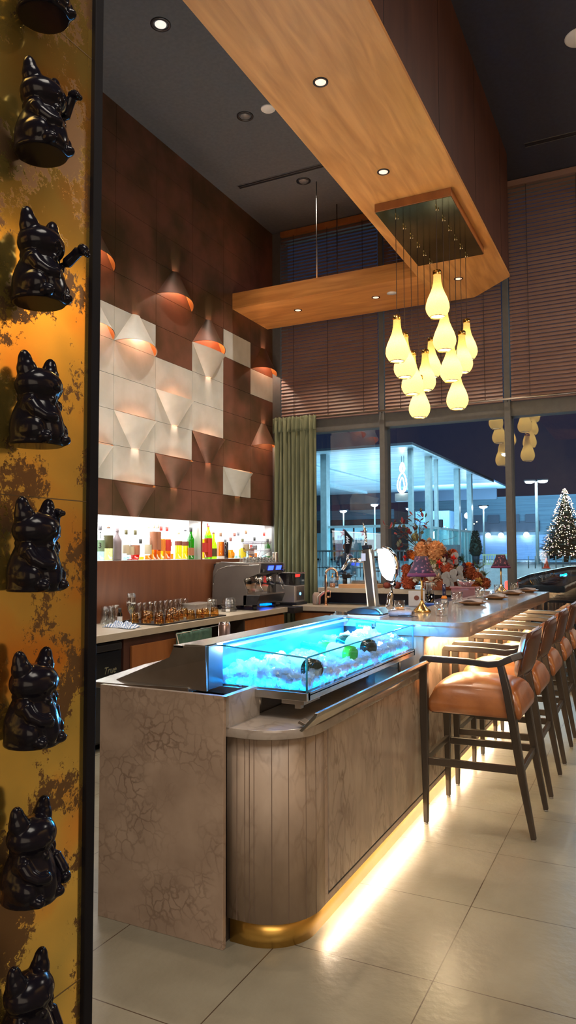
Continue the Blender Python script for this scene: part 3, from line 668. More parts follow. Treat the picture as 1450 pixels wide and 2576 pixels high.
# ---------------------------------------------------------------- bar stools
LEATHER = mat('tan_leather', (0.36, 0.13, 0.040), 0.30, 0, (0.26, 0.09, 0.028), 9, bump=0.08, bs=60, coat=0.15)
LEATHER_B = mat('brown_leather', (0.11, 0.040, 0.020), 0.38, 0, (0.08, 0.03, 0.015), 9, bump=0.06, bs=60, coat=0.15)
BRONZE = mat('bronzed_ash', (0.050, 0.038, 0.030), 0.33, 0.3, (0.035, 0.028, 0.022), 14, stretch=(1, 1, 0.2))
GLIDE = mat('grey_glide', (0.25, 0.24, 0.23), 0.5)
def make_stool():
    t = thing('bar_stool', 'tan leather bar stool with dark frame, nearest the camera', 'bar stool', (-0.87, 4.28, 0), 0, 'bar stools along the bar top')
    for s in (-1, 1):
        y = 0.2475*s
        lg = MB().tube([(-0.285, y, 0.008), (-0.285, y, 0.35), (-0.288, y, 0.62), (-0.287, y, 0.905)], [(0.013, 0.013), (0.019, 0.018), (0.023, 0.020), (0.022, 0.020)], square=True, up=(0, 1, 0)).build('leg', BRONZE, t, bevel=0.005)
        MB().tube([(-0.285, y, 0.0), (-0.285, y, 0.008)], 0.012, 8).build('glide', GLIDE, lg)
        lg = MB().tube([(0.285, y, 0.008), (0.235, y, 0.30), (0.192, y, 0.60), (0.165, y, 0.76), (0.133, y, 0.895)], [(0.014, 0.013), (0.02, 0.019), (0.021, 0.028), (0.02, 0.025), (0.018, 0.018)], square=True, up=(0, 1, 0)).build('leg', BRONZE, t, bevel=0.005)
        MB().tube([(0.285, y, 0.0), (0.285, y, 0.008)], 0.012, 8).build('glide', GLIDE, lg)
        MB().tube([(-0.301, y, 0.895), (-0.285, y, 0.907), (-0.05, y, 0.904), (0.07, y, 0.896), (0.13, y, 0.905), (0.19, y*0.985, 0.935), (0.245, y*0.93, 0.955)],
                  [(0.020, 0.012), (0.021, 0.018), (0.021, 0.016), (0.021, 0.017), (0.021, 0.017), (0.02, 0.018), (0.016, 0.018)], square=True).build('armrest', BRONZE, t, bevel=0.005)
        MB().tube([(-0.27, y, 0.345), (0.215, y, 0.352)], [(0.012, 0.02), (0.012, 0.02)], square=True).build('stretcher', BRONZE, t, bevel=0.003)
    MB().tube([(-0.283, -0.23, 0.36), (-0.283, 0.23, 0.36)], [(0.012, 0.017)]*2, square=True).build('footrest', BRONZE, t, bevel=0.003)
    MB().tube([(0.225, -0.23, 0.345), (0.225, 0.23, 0.345)], [(0.012, 0.017)]*2, square=True).build('stretcher', BRONZE, t, bevel=0.003)
    MB().box(-0.255, 0.18, -0.215, 0.215, 0.605, 0.635).build('seat_frame', BRONZE, t)
    def seat(u, v):                                 # domed cushion, open grid wrapped over edges
        x = -0.262+0.49*u; y = -0.232+0.464*v
        eu, ev = abs(2*u-1), abs(2*v-1)
        k = (1-eu**7)**0.5*(1-ev**7)**0.5
        z = 0.690+0.085*k+0.028*(1-eu**2)*(1-ev**2)
        ex = 1+0.03*(1-ev**4)**.5*(1 if eu > 0.9 else 0)
        return (x*1.0, y, z)
    sc = MB().grid(seat, 28, 28)
    n = 29; ring = [i for i in range(n)] + [j*n+n-1 for j in range(1, n)] + [(n-1)*n+i for i in range(n-2, -1, -1)] + [j*n for j in range(n-2, 0, -1)]
    base = [sc.v[i] for i in ring]; m_ = len(base); o0 = len(sc.v)
    levels = [(0.0, 0.690), (0.008, 0.67), (0.010, 0.65), (0.006, 0.625), (-0.004, 0.612)]
    for g, z in levels:
        for (x, y, _) in base:
            cx_ = x+0.017; l = max((cx_*cx_+y*y)**0.5, 1e-6); sc.v.append((x+cx_/l*g, y+y/l*g, z))
    for li in range(len(levels)-1):
        for k in range(m_):
            k2 = (k+1) % m_; a = o0+li*m_
            sc.f.append([a+k, a+m_+k, a+m_+k2, a+k2]); sc.m.append(0); sc.sm.append(True)
    sc.f.append([o0+4*m_+k for k in range(m_)]); sc.m.append(0); sc.sm.append(False)
    sc.build('seat_cushion', LEATHER, t, merge=True)
    def back(side):
        def fn(u, v):
            y = -0.235+0.47*u; e1, e2 = abs(2*u-1), abs(2*v-1)
            th = 0.036*(1-e1**6)**0.5*(1-e2**6)**0.5
            x = 0.215+0.055*v-0.025*(1-e1**2)*0.4+0.03*(1-e1**2); z = 0.835+0.235*v
            return (x+side*th*(1.25 if side < 0 else 0.7), y, z)
        return fn
    MB().grid(back(-1), 24, 14).build('backrest_pad', LEATHER, t)
    MB().grid(back(1), 24, 14).build('backrest_shell', LEATHER_B, t)
    p = MB()
    loop = []
    for i in range(40):
        a = 2*PI*i/40; u = 0.5+0.5*max(-1, min(1, 1.18*math.cos(a))); v = 0.5+0.5*max(-1, min(1, 1.18*math.sin(a)))
        e1 = abs(2*u-1); loop.append((0.215+0.055*v+0.02*(1-e1**2)+0.012, -0.237+0.474*u, 0.833+0.239*v))
    loop.append(loop[0]); p.tube(loop, 0.0035, 6).build('piping', LEATHER_B, t)
    return t
stool = make_stool()
for y, lb in ((5.02, 'tan leather bar stool with dark frame, second from the camera'), (5.80, 'tan leather bar stool, third along the bar, between the second and fourth'),
              (6.60, 'tan leather bar stool, fourth along the bar, next to the last one'), (7.39, 'tan leather bar stool nearest the windows, last of the row')):
    dup(stool, (-0.87, y, 0), 0, lb)

# ---------------------------------------------------------------- pendant cluster
pc = thing('pendant_canopy', 'square brass ceiling plate from which twelve glowing pendants hang', 'light fitting', (-1.67, 6.3, 4.41))
MIRB = mat('smoked_brass_mirror', (0.20, 0.17, 0.06), 0.12, 0.9, (0.13, 0.11, 0.04), 4)
MB().box(-0.32, 0.325, -0.655, 0.62, -0.07, 0.0).build('plate_rim', WOOD_CAB, pc, bevel=0.002)
MB().box(-0.316, 0.321, -0.651, 0.616, -0.074, -0.0705).build('mirror_plate', MIRB, pc)
for ix, x in enumerate((-0.182, 0.165)):
    for iy in range(6):
        y = -0.515+0.213*iy
        MB().tube([(x, y, -0.074), (x, y, -0.10)], 0.006, 8).tube([(x+0.012, y+0.03, -0.074), (x+0.012, y+0.03, -0.088)], 0.005, 8).build('cord_grip', mat('pale_brass', (0.9, 0.75, 0.5), 0.2, 1.0), pc)
SHADE = MATS.get('woven_shade') or None
def shade_mat():
    m = bpy.data.materials.new('woven_shade'); m.use_nodes = True; N = m.node_tree.nodes; Lk = m.node_tree.links; N.clear()
    out = N.new('ShaderNodeOutputMaterial'); tl = N.new('ShaderNodeBsdfTranslucent'); df = N.new('ShaderNodeBsdfDiffuse'); mx = N.new('ShaderNodeMixShader')
    em = N.new('ShaderNodeEmission'); em.inputs[0].default_value = (1.0, 0.80, 0.30, 1); em.inputs[1].default_value = 0.16
    tc = N.new('ShaderNodeTexCoord'); n = N.new('ShaderNodeTexNoise'); n.inputs['Scale'].default_value = 90; Lk.new(tc.outputs['Object'], n.inputs['Vector'])
    cr = N.new('ShaderNodeValToRGB'); cr.color_ramp.elements[0].color = (0.80, 0.62, 0.24, 1); cr.color_ramp.elements[1].color = (0.95, 0.80, 0.40, 1)
    Lk.new(n.outputs[0], cr.inputs[0]); Lk.new(cr.outputs[0], tl.inputs[0]); Lk.new(cr.outputs[0], df.inputs[0])
    mx.inputs[0].default_value = 0.3; Lk.new(tl.outputs[0], mx.inputs[1]); Lk.new(df.outputs[0], mx.inputs[2])
    ad = N.new('ShaderNodeAddShader'); Lk.new(mx.outputs[0], ad.inputs[0]); Lk.new(em.outputs[0], ad.inputs[1]); Lk.new(ad.outputs[0], out.inputs[0])
    MATS['woven_shade'] = m; return m
SHADE = shade_mat()
DIFF = glow('pendant_diffuser', (1.0, 0.92, 0.60), 1.6)
PH = 0.355
prof = [(0.030, 0.355), (0.031, 0.33), (0.034, 0.29), (0.043, 0.245), (0.060, 0.20), (0.080, 0.155), (0.094, 0.11), (0.097, 0.075), (0.090, 0.045), (0.074, 0.018), (0.060, 0.004)]
PX = {0: -1.852, 1: -1.505}
PEN = [(0,0,3.092,'upper left of the cluster, clear of the others'), (0,1,3.003,'second in the left row, half behind the first'), (0,2,2.896,'third in the left row, its cap just showing'),
       (0,3,2.725,'lowest of the left row'), (0,4,3.017,'in the middle of the cluster with its brass cap showing'), (0,5,3.187,'at the back centre, half hidden by its neighbour'),
       (1,0,3.418,'highest and nearest of the cluster'), (1,1,3.195,'directly under the highest one'), (1,2,2.979,'third in the right row, below the two top ones'),
       (1,3,2.77,'lowest of the right row'), (1,4,3.147,'fifth in the right row, in front of the rightmost one'), (1,5,3.32,'rightmost of the cluster')]
def make_pendant(z, label, loc):
    t = thing('pendant_lamp', label, 'pendant lamp', loc, 0, 'glowing teardrop pendants over the bar')
    MB().lathe([(r, h-0.0) for r, h in prof], n=28, caps=False).build('lamp_shade', SHADE, t)
    MB().lathe([(0.0, 0.012), (0.062, 0.012)], n=28, caps=False).build('diffuser', DIFF, t)
    MB().lathe([(0.061, 0.006), (0.063, 0.002), (0.059, -0.001), (0.056, 0.004)], n=28, caps=False).build('rim', MATS['pale_brass'], t)
    MB().lathe([(0.0335, 0.35), (0.035, 0.352), (0.035, 0.385), (0.010, 0.388), (0.008, 0.40), (0.0, 0.40)], n=24).tube([(0.02, 0, 0.385), (0.02, 0, 0.395)], 0.006, 8).build('cap', BRASS, t)
    return t
pend0 = None
for row, i, z, s_ in PEN:
    loc = (PX[row], 5.785+0.213*i, z); lb = 'glowing cream teardrop pendant, ' + s_
    if pend0 is None: t = pend0 = make_pendant(z, lb, loc)
    else:
        t = pend0.copy(); COL.objects.link(t); t.location = loc; t['label'] = lb
        for ch in list(pend0.children):
            if ch.name.startswith('cord'): continue
            c = ch.copy(); COL.objects.link(c); c.parent = t
for row, i, z, s_ in PEN:
    t = [o for o in bpy.data.objects if o.name.startswith('pendant_lamp') and abs(o.location.z-z) < 1e-4][0]
    MB().tube([(0, 0, 0.398), (0, 0, 4.337-z)], 0.0028, 6).build('cord', CORD, t)
    light('pendant_bulb', 'POINT', (PX[row], 5.785+0.213*i, z+0.13), 0.9, (1.0, 0.78, 0.42), 0.03)
# ---------------------------------------------------------------- gold partition with black lucky cats
pw = MB().box(-1.26, -1.17, -1.6, 1.30, 0, ZC)
struct(pw.build('wall_partition', GOLDMIR))
struct(MB().box(-1.27, -1.158, 1.30, 1.328, 0, ZC).build('trim_4', mat('matt_black_trim', (0.004, 0.004, 0.007), 0.7, spec=0.15), bevel=0.002))
jt = MB()
for z in (0.55, 1.62, 2.685, 3.75): jt.box(-1.1702, -1.1694, -1.6, 1.30, z-0.0012, z+0.0012)
struct(jt.build('trim_5', mat('mirror_joint', (0.10, 0.06, 0.02), 0.6)))
GLOSSB = mat('glossy_black_ceramic', (0.005, 0.005, 0.009), 0.17, 0, (0.006, 0.005, 0.009), 30, spec=0.14)
def bake(mb, name, vox=0.0022, sm=14):
    o = mb.build(name+'_src', GLOSSB)
    md = o.modifiers.new('r', 'REMESH'); md.mode = 'VOXEL'; md.voxel_size = vox; md.use_smooth_shade = True
    ms = o.modifiers.new('s', 'SMOOTH'); ms.factor = 0.5; ms.iterations = sm
    dg = bpy.context.evaluated_depsgraph_get(); dg.update()
    me = bpy.data.meshes.new_from_object(o.evaluated_get(dg)); me.name = name
    for p in me.polygons: p.use_smooth = True
    me.materials.clear(); me.materials.append(GLOSSB)
    bpy.data.objects.remove(o); return me
RY = lambda a: Matrix.Rotation(math.radians(a), 3, 'Y')
RX = lambda a: Matrix.Rotation(math.radians(a), 3, 'X')
RZ = lambda a: Matrix.Rotation(math.radians(a), 3, 'Z')
c = MB()
c.lathe([(0.0, 0.0), (0.053, 0.0), (0.056, 0.005), (0.054, 0.011), (0.0535, 0.018), (0.055, 0.032), (0.0535, 0.05), (0.048, 0.068), (0.041, 0.084), (0.033, 0.098), (0.0, 0.10)], n=40, scy=0.95)
for s in (-1, 1):
    c.ball((0.014, 0.036*s, 0.030), (0.033, 0.019, 0.027), 20, 12)        # thighs
    c.ball((0.042, 0.028*s, 0.013), (0.020, 0.013, 0.012), 16, 10)        # feet
    c.ball((0.010, 0.034*s, 0.078), (0.020, 0.014, 0.024), 16, 12)        # shoulders
c.tube([(0.018, -0.038, 0.082), (0.032, -0.036, 0.064), (0.046, -0.026, 0.054), (0.053, -0.016, 0.053)], [0.014, 0.013, 0.011, 0.010], 14)
c.ball((0.054, -0.013, 0.053), (0.010, 0.011, 0.011), 12, 8)
c.ball((0.050, -0.002, 0.040), (0.008, 0.022, 0.031), 24, 16, rot=RY(-12))     # oval coin
c.tube([(0.035*math.cos(a), 0.035*math.sin(a), 0.096) for a in [i*PI/12 for i in range(25)]], 0.005, 8)   # collar
c.ball((0.040, 0, 0.091), 0.008, 12, 8)                                    # bell
c.ball((0.004, 0, 0.122), (0.044, 0.052, 0.037), 32, 20)                  # head
c.ball((0.036, 0.011, 0.115), (0.013, 0.013, 0.010), 16, 10); c.ball((0.036, -0.011, 0.115), (0.013, 0.013, 0.010), 16, 10)
c.ball((0.047, 0, 0.121), (0.006, 0.007, 0.005), 12, 8)                    # nose
c.ball((0.036, 0, 0.106), (0.011, 0.011, 0.007), 12, 8)                    # chin
for s in (-1, 1):
    c.ball((0.036, 0.021*s, 0.132), (0.006, 0.008, 0.006), 12, 8)          # eyes
    c.ball((0.001, 0.032*s, 0.150), (0.020, 0.020, 0.024), 20, 16, rot=RX(-10*s))  # ears
    c.ball((0.000, 0.035*s, 0.162), (0.014, 0.016, 0.027), 20, 16, rot=RX(-10*s))
c.tube([(-0.046, 0.0, 0.012), (-0.060, 0.01, 0.022), (-0.056, 0.02, 0.045), (-0.044, 0.015, 0.06)], [0.010, 0.011, 0.009, 0.006], 10)
cat_me = bake(c, 'cat_body')
a_ = MB()
a_.ball((0, 0, 0), (0.014, 0.012, 0.015), 16, 10)
a_.tube([(0, 0, 0), (0.004, 0.004, 0.022), (0.006, 0.006, 0.045), (0.008, 0.006, 0.060)], [0.012, 0.0115, 0.0105, 0.0115], 14)
a_.ball((0.015, 0.006, 0.068), (0.015, 0.012, 0.011), 16, 12)
for q in (-1, 0, 1): a_.ball((0.027, 0.006+0.0065*q, 0.066), (0.006, 0.004, 0.006), 10, 8)
arm_me = bake(a_, 'cat_paw', 0.0018, 4)
cz = [(2.616, 10, 'topmost lucky cat, only its base in view at the top left corner'), (2.320, 14, 'second lucky cat from the top, its far paw held up beside the face'),
      (2.008, 48, 'third lucky cat from the top, paw swung far out'), (1.716, -30, 'fourth lucky cat from the top, paw tucked behind the cheek'),
      (1.425, -12, 'middle lucky cat level with the bottle shelf, seen straight on the side'), (1.124, 165, 'lucky cat level with the bar end panel top, paw lowered on its front'),
      (0.828, 138, 'lucky cat near the floor with its paw pointing down'), (0.532, 150, 'lowest lucky cat, cut by the bottom edge of the frame')]
for z, ang, lb in cz:
    t = thing('lucky_cat_figurine', 'glossy black ' + lb, 'figurine', (-1.104, 1.08, z), math.radians(4), 'black lucky cats on the gold mirror')
    b = bpy.data.objects.new('body', cat_me); COL.objects.link(b); b.parent = t
    p = bpy.data.objects.new('waving_paw', arm_me); COL.objects.link(p); p.parent = t
    p.location = (0.008, 0.047, 0.088); p.rotation_euler = (0, math.radians(ang), 0)
    MB().tube([(-0.05, 0.0, 0.05), (-0.064, 0.012, 0.05)], 0.004, 8).build('wall_pin', BLACKM, t)
# ---------------------------------------------------------------- bottles in the lit niches
XB = XL-0.078; ZB = 1.4345
GL = {'clear': clear('clear_bottle_glass', (0.90, 0.93, 0.92), k=1.6, base=0.03), 'green': clear('green_bottle_glass', (0.10, 0.62, 0.06), k=1.2, base=0.02),
      'lime': clear('lime_bottle_glass', (0.55, 0.80, 0.05), k=1.2, base=0.02), 'dark': clear('dark_bottle_glass', (0.10, 0.10, 0.12), k=1.2, base=0.05)}
def liq(n, c): return clear('liquid_'+n, c, k=0.3, base=0.0)
LQ = {'amber': liq('amber', (0.95, 0.50, 0.06)), 'gold': liq('gold', (0.97, 0.78, 0.08)), 'red': liq('red', (0.85, 0.08, 0.03)), 'orange': liq('orange', (0.97, 0.42, 0.03)),
      'pale': liq('pale', (0.75, 0.90, 0.93)), 'straw': liq('straw', (0.93, 0.93, 0.55)), 'lime': liq('lime', (0.60, 0.88, 0.10))}
def paint(n, c, r=0.5): return mat('paint_'+n, c, r)
LB = {'sage': paint('sage', (0.22, 0.36, 0.22)), 'olive': paint('olive', (0.10, 0.09, 0.03)), 'cream': paint('cream', (0.60, 0.52, 0.36)), 'kraft': paint('kraft', (0.42, 0.17, 0.09)),
      'red': paint('red', (0.62, 0.04, 0.03)), 'black': paint('black', (0.02, 0.02, 0.02)), 'yellow': paint('yellow', (0.90, 0.72, 0.03)), 'maroon': paint('maroon', (0.22, 0.06, 0.04)),
      'mauve': paint('mauve', (0.26, 0.21, 0.23)), 'orange': paint('orange', (0.85, 0.28, 0.03)), 'white': paint('white', (0.8, 0.8, 0.78)), 'brown': paint('brown', (0.20, 0.10, 0.05)), 'grey': paint('grey', (0.12, 0.12, 0.14))}
def bottle(y, top, r, body, neck, glass='clear', liquid=None, fill=0.6, cap='black', label=None, lab=(0.25, 0.65), pourer=False, desc='', x=XB, z0=ZB, round_=0.0, h2=None, band=None, group='spirit bottles in the lit niches'):
    H = top-z0; t = thing('spirit_bottle', desc, 'bottle', (x, y, z0), 0, group)
    nr = 0.0135; hb = H*body; hn = H*neck
    if round_: P = [(r*0.8, 0.0)]+[(r*(0.8+0.2*math.sin(PI*i/10)**0.7) if i < 8 else r*(0.9-0.25*(i-8)), hb*i/10) for i in range(1, 10)]+[(nr*1.3, hb+(hn-hb)*0.4), (nr, hn), (nr, H-0.028)]
    else: P = [(r*0.94, 0.0), (r, 0.006), (r, hb*0.5), (r, hb), (r*0.93, hb+(hn-hb)*0.25), (r*0.6, hb+(hn-hb)*0.6), (nr*1.15, hb+(hn-hb)*0.9), (nr, hn), (nr, H-0.028)]
    gm = GL.get(glass) or LB[glass]
    MB().lathe(P, n=20, caps=(glass in LB)).build('glass', gm, t)
    if liquid:
        fz = hb*fill if fill <= 1 else hb+(hn-hb)*(fill-1)
        Q = [(max(a-0.003, 0.004), z+0.004) for a, z in P if z < fz-0.002]
        if len(Q) < 2: Q = [(r-0.003, 0.004)]
        Q.append((max(Q[-1][0]-0.0, 0.006), fz)); MB().lathe(Q, n=20, caps=True).build('liquid', LQ[liquid], t)
    if label:
        l0, l1 = lab; rr = r+0.0008
        MB().lathe([(rr, H*l0), (rr, H*l1)], n=20, caps=False).build('label', LB[label], t)
    if band: MB().lathe([(r+0.0012, H*band[1]), (r+0.0012, H*band[2])], n=20, caps=False).build('label_band', LB[band[0]], t)
    MB().lathe([(nr+0.002, H-0.045), (nr+0.0025, H-0.04), (nr+0.0025, H-(0.03 if pourer else 0.0))], n=14).build('cap', LB[cap], t)
    if pourer: MB().tube([(0, 0, H-0.03), (0.0, 0, H-0.01), (0.004, -0.004, H+0.028)], 0.0028, 6).build('pourer', STEEL_D, t)
    return t
B = bottle
b1 = B(5.162, 1.754, 0.042, 0.62, 0.78, 'clear', 'pale', 0.45, 'grey', 'sage', (0.26, 0.58), desc='clear bottle with a pale green label bearing a black 3, at the left end')
text_obj('label_number', '3', 0.07, face_M((0.030, -0.034, 0.135), (0.72, 0.70, 0), (0, 0, 1)), LB['black'], b1)
MB().tube([(0.03, -0.030, 0.20), (0.03, -0.030, 0.25)], 0.002, 6).ball((0.03, -0.030, 0.255), 0.006, 8, 6).tube([(0.03, -0.030, 0.205), (0.035, -0.026, 0.205)], 0.002, 6).build('key_emblem', LB['black'], b1)
B(5.278, 1.775, 0.043, 0.62, 0.80, 'clear', 'straw', 0.55, 'brown', 'olive', (0.33, 0.68), True, desc='clear bottle with a dark olive label over straw coloured spirit, with a thin pourer')
B(5.400, 1.745, 0.044, 0.56, 0.80, 'mauve', cap='mauve', desc='opaque grey mauve stoneware bottle')
B(5.530, 1.724, 0.034, 0.55, 0.72, 'clear', 'pale', 0.2, 'olive', 'cream', (0.22, 0.50), desc='clear bottle with small beige label and tall olive cap, right of the stoneware bottle')
B(5.600, 1.60, 0.036, 0.50, 0.75, 'clear', 'red', 0.15, 'black', 'cream', (0.30, 0.80), True, desc='short bottle with cream script label, touching the red one', h2=1)
B(5.667, 1.724, 0.046, 0.45, 0.62, 'clear', 'red', 1.2, 'olive', 'kraft', (0.18, 0.50), round_=1, desc='round shouldered bright red bottle with a brown label')
B(5.790, 1.64, 0.036, 0.5, 0.75, 'clear', 'gold', 0.3, 'black', desc='low clear bottle with a yellow rest of spirit behind the amber ones', x=XB-0.03)
B(5.873, 1.796, 0.036, 0.50, 0.70, 'clear', 'amber', 0.25, 'cream', 'cream', (0.16, 0.42), desc='clear bottle with a cream label and high cream cap')
B(5.930, 1.796, 0.036, 0.60, 0.75, 'clear', 'amber', 0.9, 'cream', 'kraft', (0.28, 0.78), desc='amber bottle with a tall brown label, left of its twin', x=XB+0.02)
B(5.998, 1.796, 0.036, 0.60, 0.75, 'clear', 'amber', 0.9, 'cream', 'kraft', (0.28, 0.78), desc='amber bottle with a tall brown label, right of its twin', x=XB+0.02)
B(6.084, 1.775, 0.046, 0.62, 0.72, 'clear', 'gold', 1.0, 'red', 'orange', (0.26, 0.60), round_=0, desc='bottle of yellow spirit with an orange label and red cap')
B(6.186, 1.774, 0.042, 0.62, 0.72, 'clear', 'orange', 1.0, 'red', 'red', (0.26, 0.60), desc='bottle of orange spirit with a crimson label and red cap')
B(6.275, 1.62, 0.034, 0.55, 0.8, 'clear', 'amber', 0.6, 'kraft', None, desc='small amber bottle between the crimson label and the yellow bottles', x=XB-0.02)
B(6.392, 1.743, 0.040, 0.66, 0.82, 'clear', 'gold', 0.95, 'cream', 'maroon', (0.48, 0.62), desc='square shouldered golden whisky bottle with slanting brown label')
B(6.517, 1.78, 0.038, 0.62, 0.80, 'clear', 'gold', 0.72, 'grey', 'maroon', (0.42, 0.55), True, desc='clear necked bottle with golden spirit, brown label and pourer')
B(6.623, 1.779, 0.038, 0.60, 0.80, 'green', None, 0, 'black', 'kraft', (0.12, 0.36), desc='bright green bottle with a brown label, right end of the left niche')
B(6.900, 1.783, 0.040, 0.62, 0.80, 'clear', 'gold', 1.1, 'white', 'red', (0.22, 0.52), desc='bottle of yellow spirit with a red label, left end of the right niche')
B(6.973, 1.835, 0.044, 0.62, 0.85, 'lime', 'lime', 1.2, 'red', 'red', (0.05, 0.58), desc='tall lime necked bottle wearing a big red label')
B(7.083, 1.765, 0.040, 0.42, 0.72, 'lime', None, 0, 'maroon', 'olive', (0.08, 0.36), True, desc='yellow green bottle with a dark label and pourer')
B(7.238, 1.737, 0.045, 0.68, 0.80, 'clear', 'orange', 0.95, 'brown', None, desc='chunky orange bottle with a pale ring emblem', band=('white', 0.0, 0.10))
B(7.344, 1.66, 0.036, 0.85, 0.9, 'dark', None, 0, 'grey', None, desc='squat dark smoked glass bottle')
B(7.335, 1.786, 0.034, 0.55, 0.75, 'clear', 'pale', 0.2, 'cream', None, desc='clear bottle with a cream cap standing behind the dark one', x=XB-0.04)
B(7.462, 1.685, 0.052, 0.36, 0.62, 'clear', 'amber', 1.2, 'maroon', None, round_=1, desc='bell shaped amber flask with a slim neck')
B(7.554, 1.744, 0.034, 0.55, 0.75, 'clear', 'pale', 0.2, 'maroon', None, desc='clear bottle with a maroon cap, right of the bell flask')
B(7.640, 1.756, 0.034, 0.55, 0.75, 'clear', 'pale', 0.2, 'grey', None, desc='clear bottle with a slim grey cap')
B(7.745, 1.676, 0.046, 0.52, 0.66, 'clear', 'gold', 1.1, 'olive', 'yellow', (0.08, 0.45), round_=1, desc='round golden bottle with a yellow label above the upturned glasses')
B(7.833, 1.780, 0.040, 0.62, 0.80, 'clear', 'pale', 0.5, 'brown', 'cream', (0.25, 0.5), desc='clear bottle with wide brown cap beside the big funnel hopper')
B(7.96, 1.60, 0.040, 0.8, 0.88, 'clear', 'amber', 0.8, 'red', 'maroon', (0.2, 0.7), desc='short bottle with a maroon label below the hopper')
B(8.10, 1.70, 0.036, 0.6, 0.78, 'clear', 'amber', 0.4, 'black', 'grey', (0.4, 0.6), desc='clear bottle with a grey label seen through the hopper', x=XB-0.03)
B(8.299, 1.765, 0.034, 0.55, 0.75, 'clear', 'pale', 0.2, 'red', None, desc='clear bottle with a red cap at the right of the niche')
B(8.40, 1.68, 0.036, 0.58, 0.78, 'green', None, 0, 'black', 'white', (0.1, 0.5), desc='green bottle with white label, right end of the right niche')

# ---------------------------------------------------------------- back counter and cabinets
ZT = 0.88
o = MB().prism([(XL, 3.3), (-3.74, 3.3), (-3.74, 7.50), (XL, 7.50)], ZT-0.055, ZT).build('back_worktop', COUNTER, bevel=0.002); tag(o, 'long beige stone worktop under the bottle niches', 'worktop')
o = MB().prism([(-3.80, 7.74), (-1.95, 7.74), (-1.95, 8.36), (-3.66, 8.36), (-3.66, 8.17), (-3.80, 8.17)], ZT-0.055, ZT).build('sink_worktop', COUNTER, bevel=0.002); tag(o, 'beige stone worktop with the tap, in front of the windows', 'worktop')
tag(MB().box(XL, -3.66, 7.50, 7.74, ZT-0.07, ZT-0.005).box(XL, -3.805, 7.745, 8.17, ZT-0.07, ZT-0.005).build('corner_filler', BLACKM), 'black filler panel in the corner between two worktops', 'filler panel')
o = MB().box(-3.62, -1.55, 8.08, 8.42, 1.025, 1.08).build('window_ledge', COUNTER, bevel=0.003); tag(o, 'raised beige stone ledge along the windows carrying flowers and glasses', 'ledge')
tag(MB().box(-3.6, -1.57, 8.37, 8.42, ZT, 1.025).box(-3.62, -3.6, 8.1, 8.42, ZT, 1.025).build('ledge_support', mat('navy_laminate', (0.03, 0.035, 0.07), 0.4)), 'dark blue panel holding up the window ledge', 'panel')
FR = 0.002
fr_ = thing('bottle_fridge', 'black under counter fridge with a silver script logo', 'fridge', (-3.76, 4.0, 0))
MB().box(-0.60, -0.02, -0.7, 0.62, 0.06, 0.81).build('body', BLACKM, fr_)
MB().box(-0.018, 0.0, -0.68, 0.60, 0.08, 0.74).build('door', mat('black_gloss_door', (0.008, 0.009, 0.014), 0.22), fr_, bevel=0.003)
MB().box(-0.018, 0.006, -0.68, 0.60, 0.75, 0.80).build('door_handle', BLACKM, fr_, bevel=0.004)
text_obj('logo', 'True', 0.075, face_M((0.0015, 0.46, 0.60), (0, 1, 0), (0, 0, 1)), CHROME, fr_, shear=0.35)
cb = thing('wooden_cabinet', 'amber wood cabinet under the worktop beside the black fridge', 'cabinet', (-3.76, 4.95, 0))
MB().box(-0.60, -0.02, -0.30, 0.45, 0.06, 0.822).build('body', WOOD_DK, cb)
MB().box(-0.018, 0.002, -0.22, 0.40, 0.09, 0.755).build('door', WOOD_CAB, cb, bevel=0.002)
sv = thing('open_shelf_unit', 'dark open shelving under the worktop between wooden cabinets', 'shelf unit', (-3.76, 6.0, 0))
MB().box(-0.60, -0.56, -0.58, 0.55, 0.06, 0.822).box(-0.6, 0, -0.58, -0.56, 0.06, 0.822).box(-0.6, 0, 0.53, 0.55, 0.06, 0.822).box(-0.6, 0, -0.56, 0.53, 0.06, 0.08).build('body', mat('dark_laminate', (0.05, 0.038, 0.03), 0.5), sv)
MB().box(-0.56, -0.05, -0.56, 0.53, 0.42, 0.44).build('shelf', MATS['dark_laminate'], sv)
TOWEL = mat('sage_green_cloth', (0.075, 0.16, 0.12), 0.85, 0, (0.055, 0.12, 0.09), 20, bump=0.15, bs=150)
t = MB()
def cl(u, v):
    return (0.03+0.016*math.sin(u*22)*(1-v*0.5)+0.01*math.sin(u*7), -0.28+0.56*u, 0.80-0.42*v)
t.grid(cl, 50, 10); t = t.build('hanging_cloth', TOWEL, solid=0.004); t.location = (-3.74, 5.55, 0.01)
tag(t, 'sage green cloth hanging below the edge of the back worktop', 'cloth')
o = MB().tube([(-3.69, 5.24, 0.80), (-3.62, 5.36, 0.30)], 0.007, 8).tube([(-3.69, 5.95, 0.815), (-3.62, 6.12, 0.30)], 0.007, 8).tube([(-3.62, 5.36, 0.30), (-3.62, 6.12, 0.30)], 0.007, 8).tube([(-3.69, 5.24, 0.80), (-3.69, 5.95, 0.815)], 0.004, 8).build('folding_stand', STEEL_D)
tag(o, 'thin metal folding frame leaning under the worktop', 'stand')
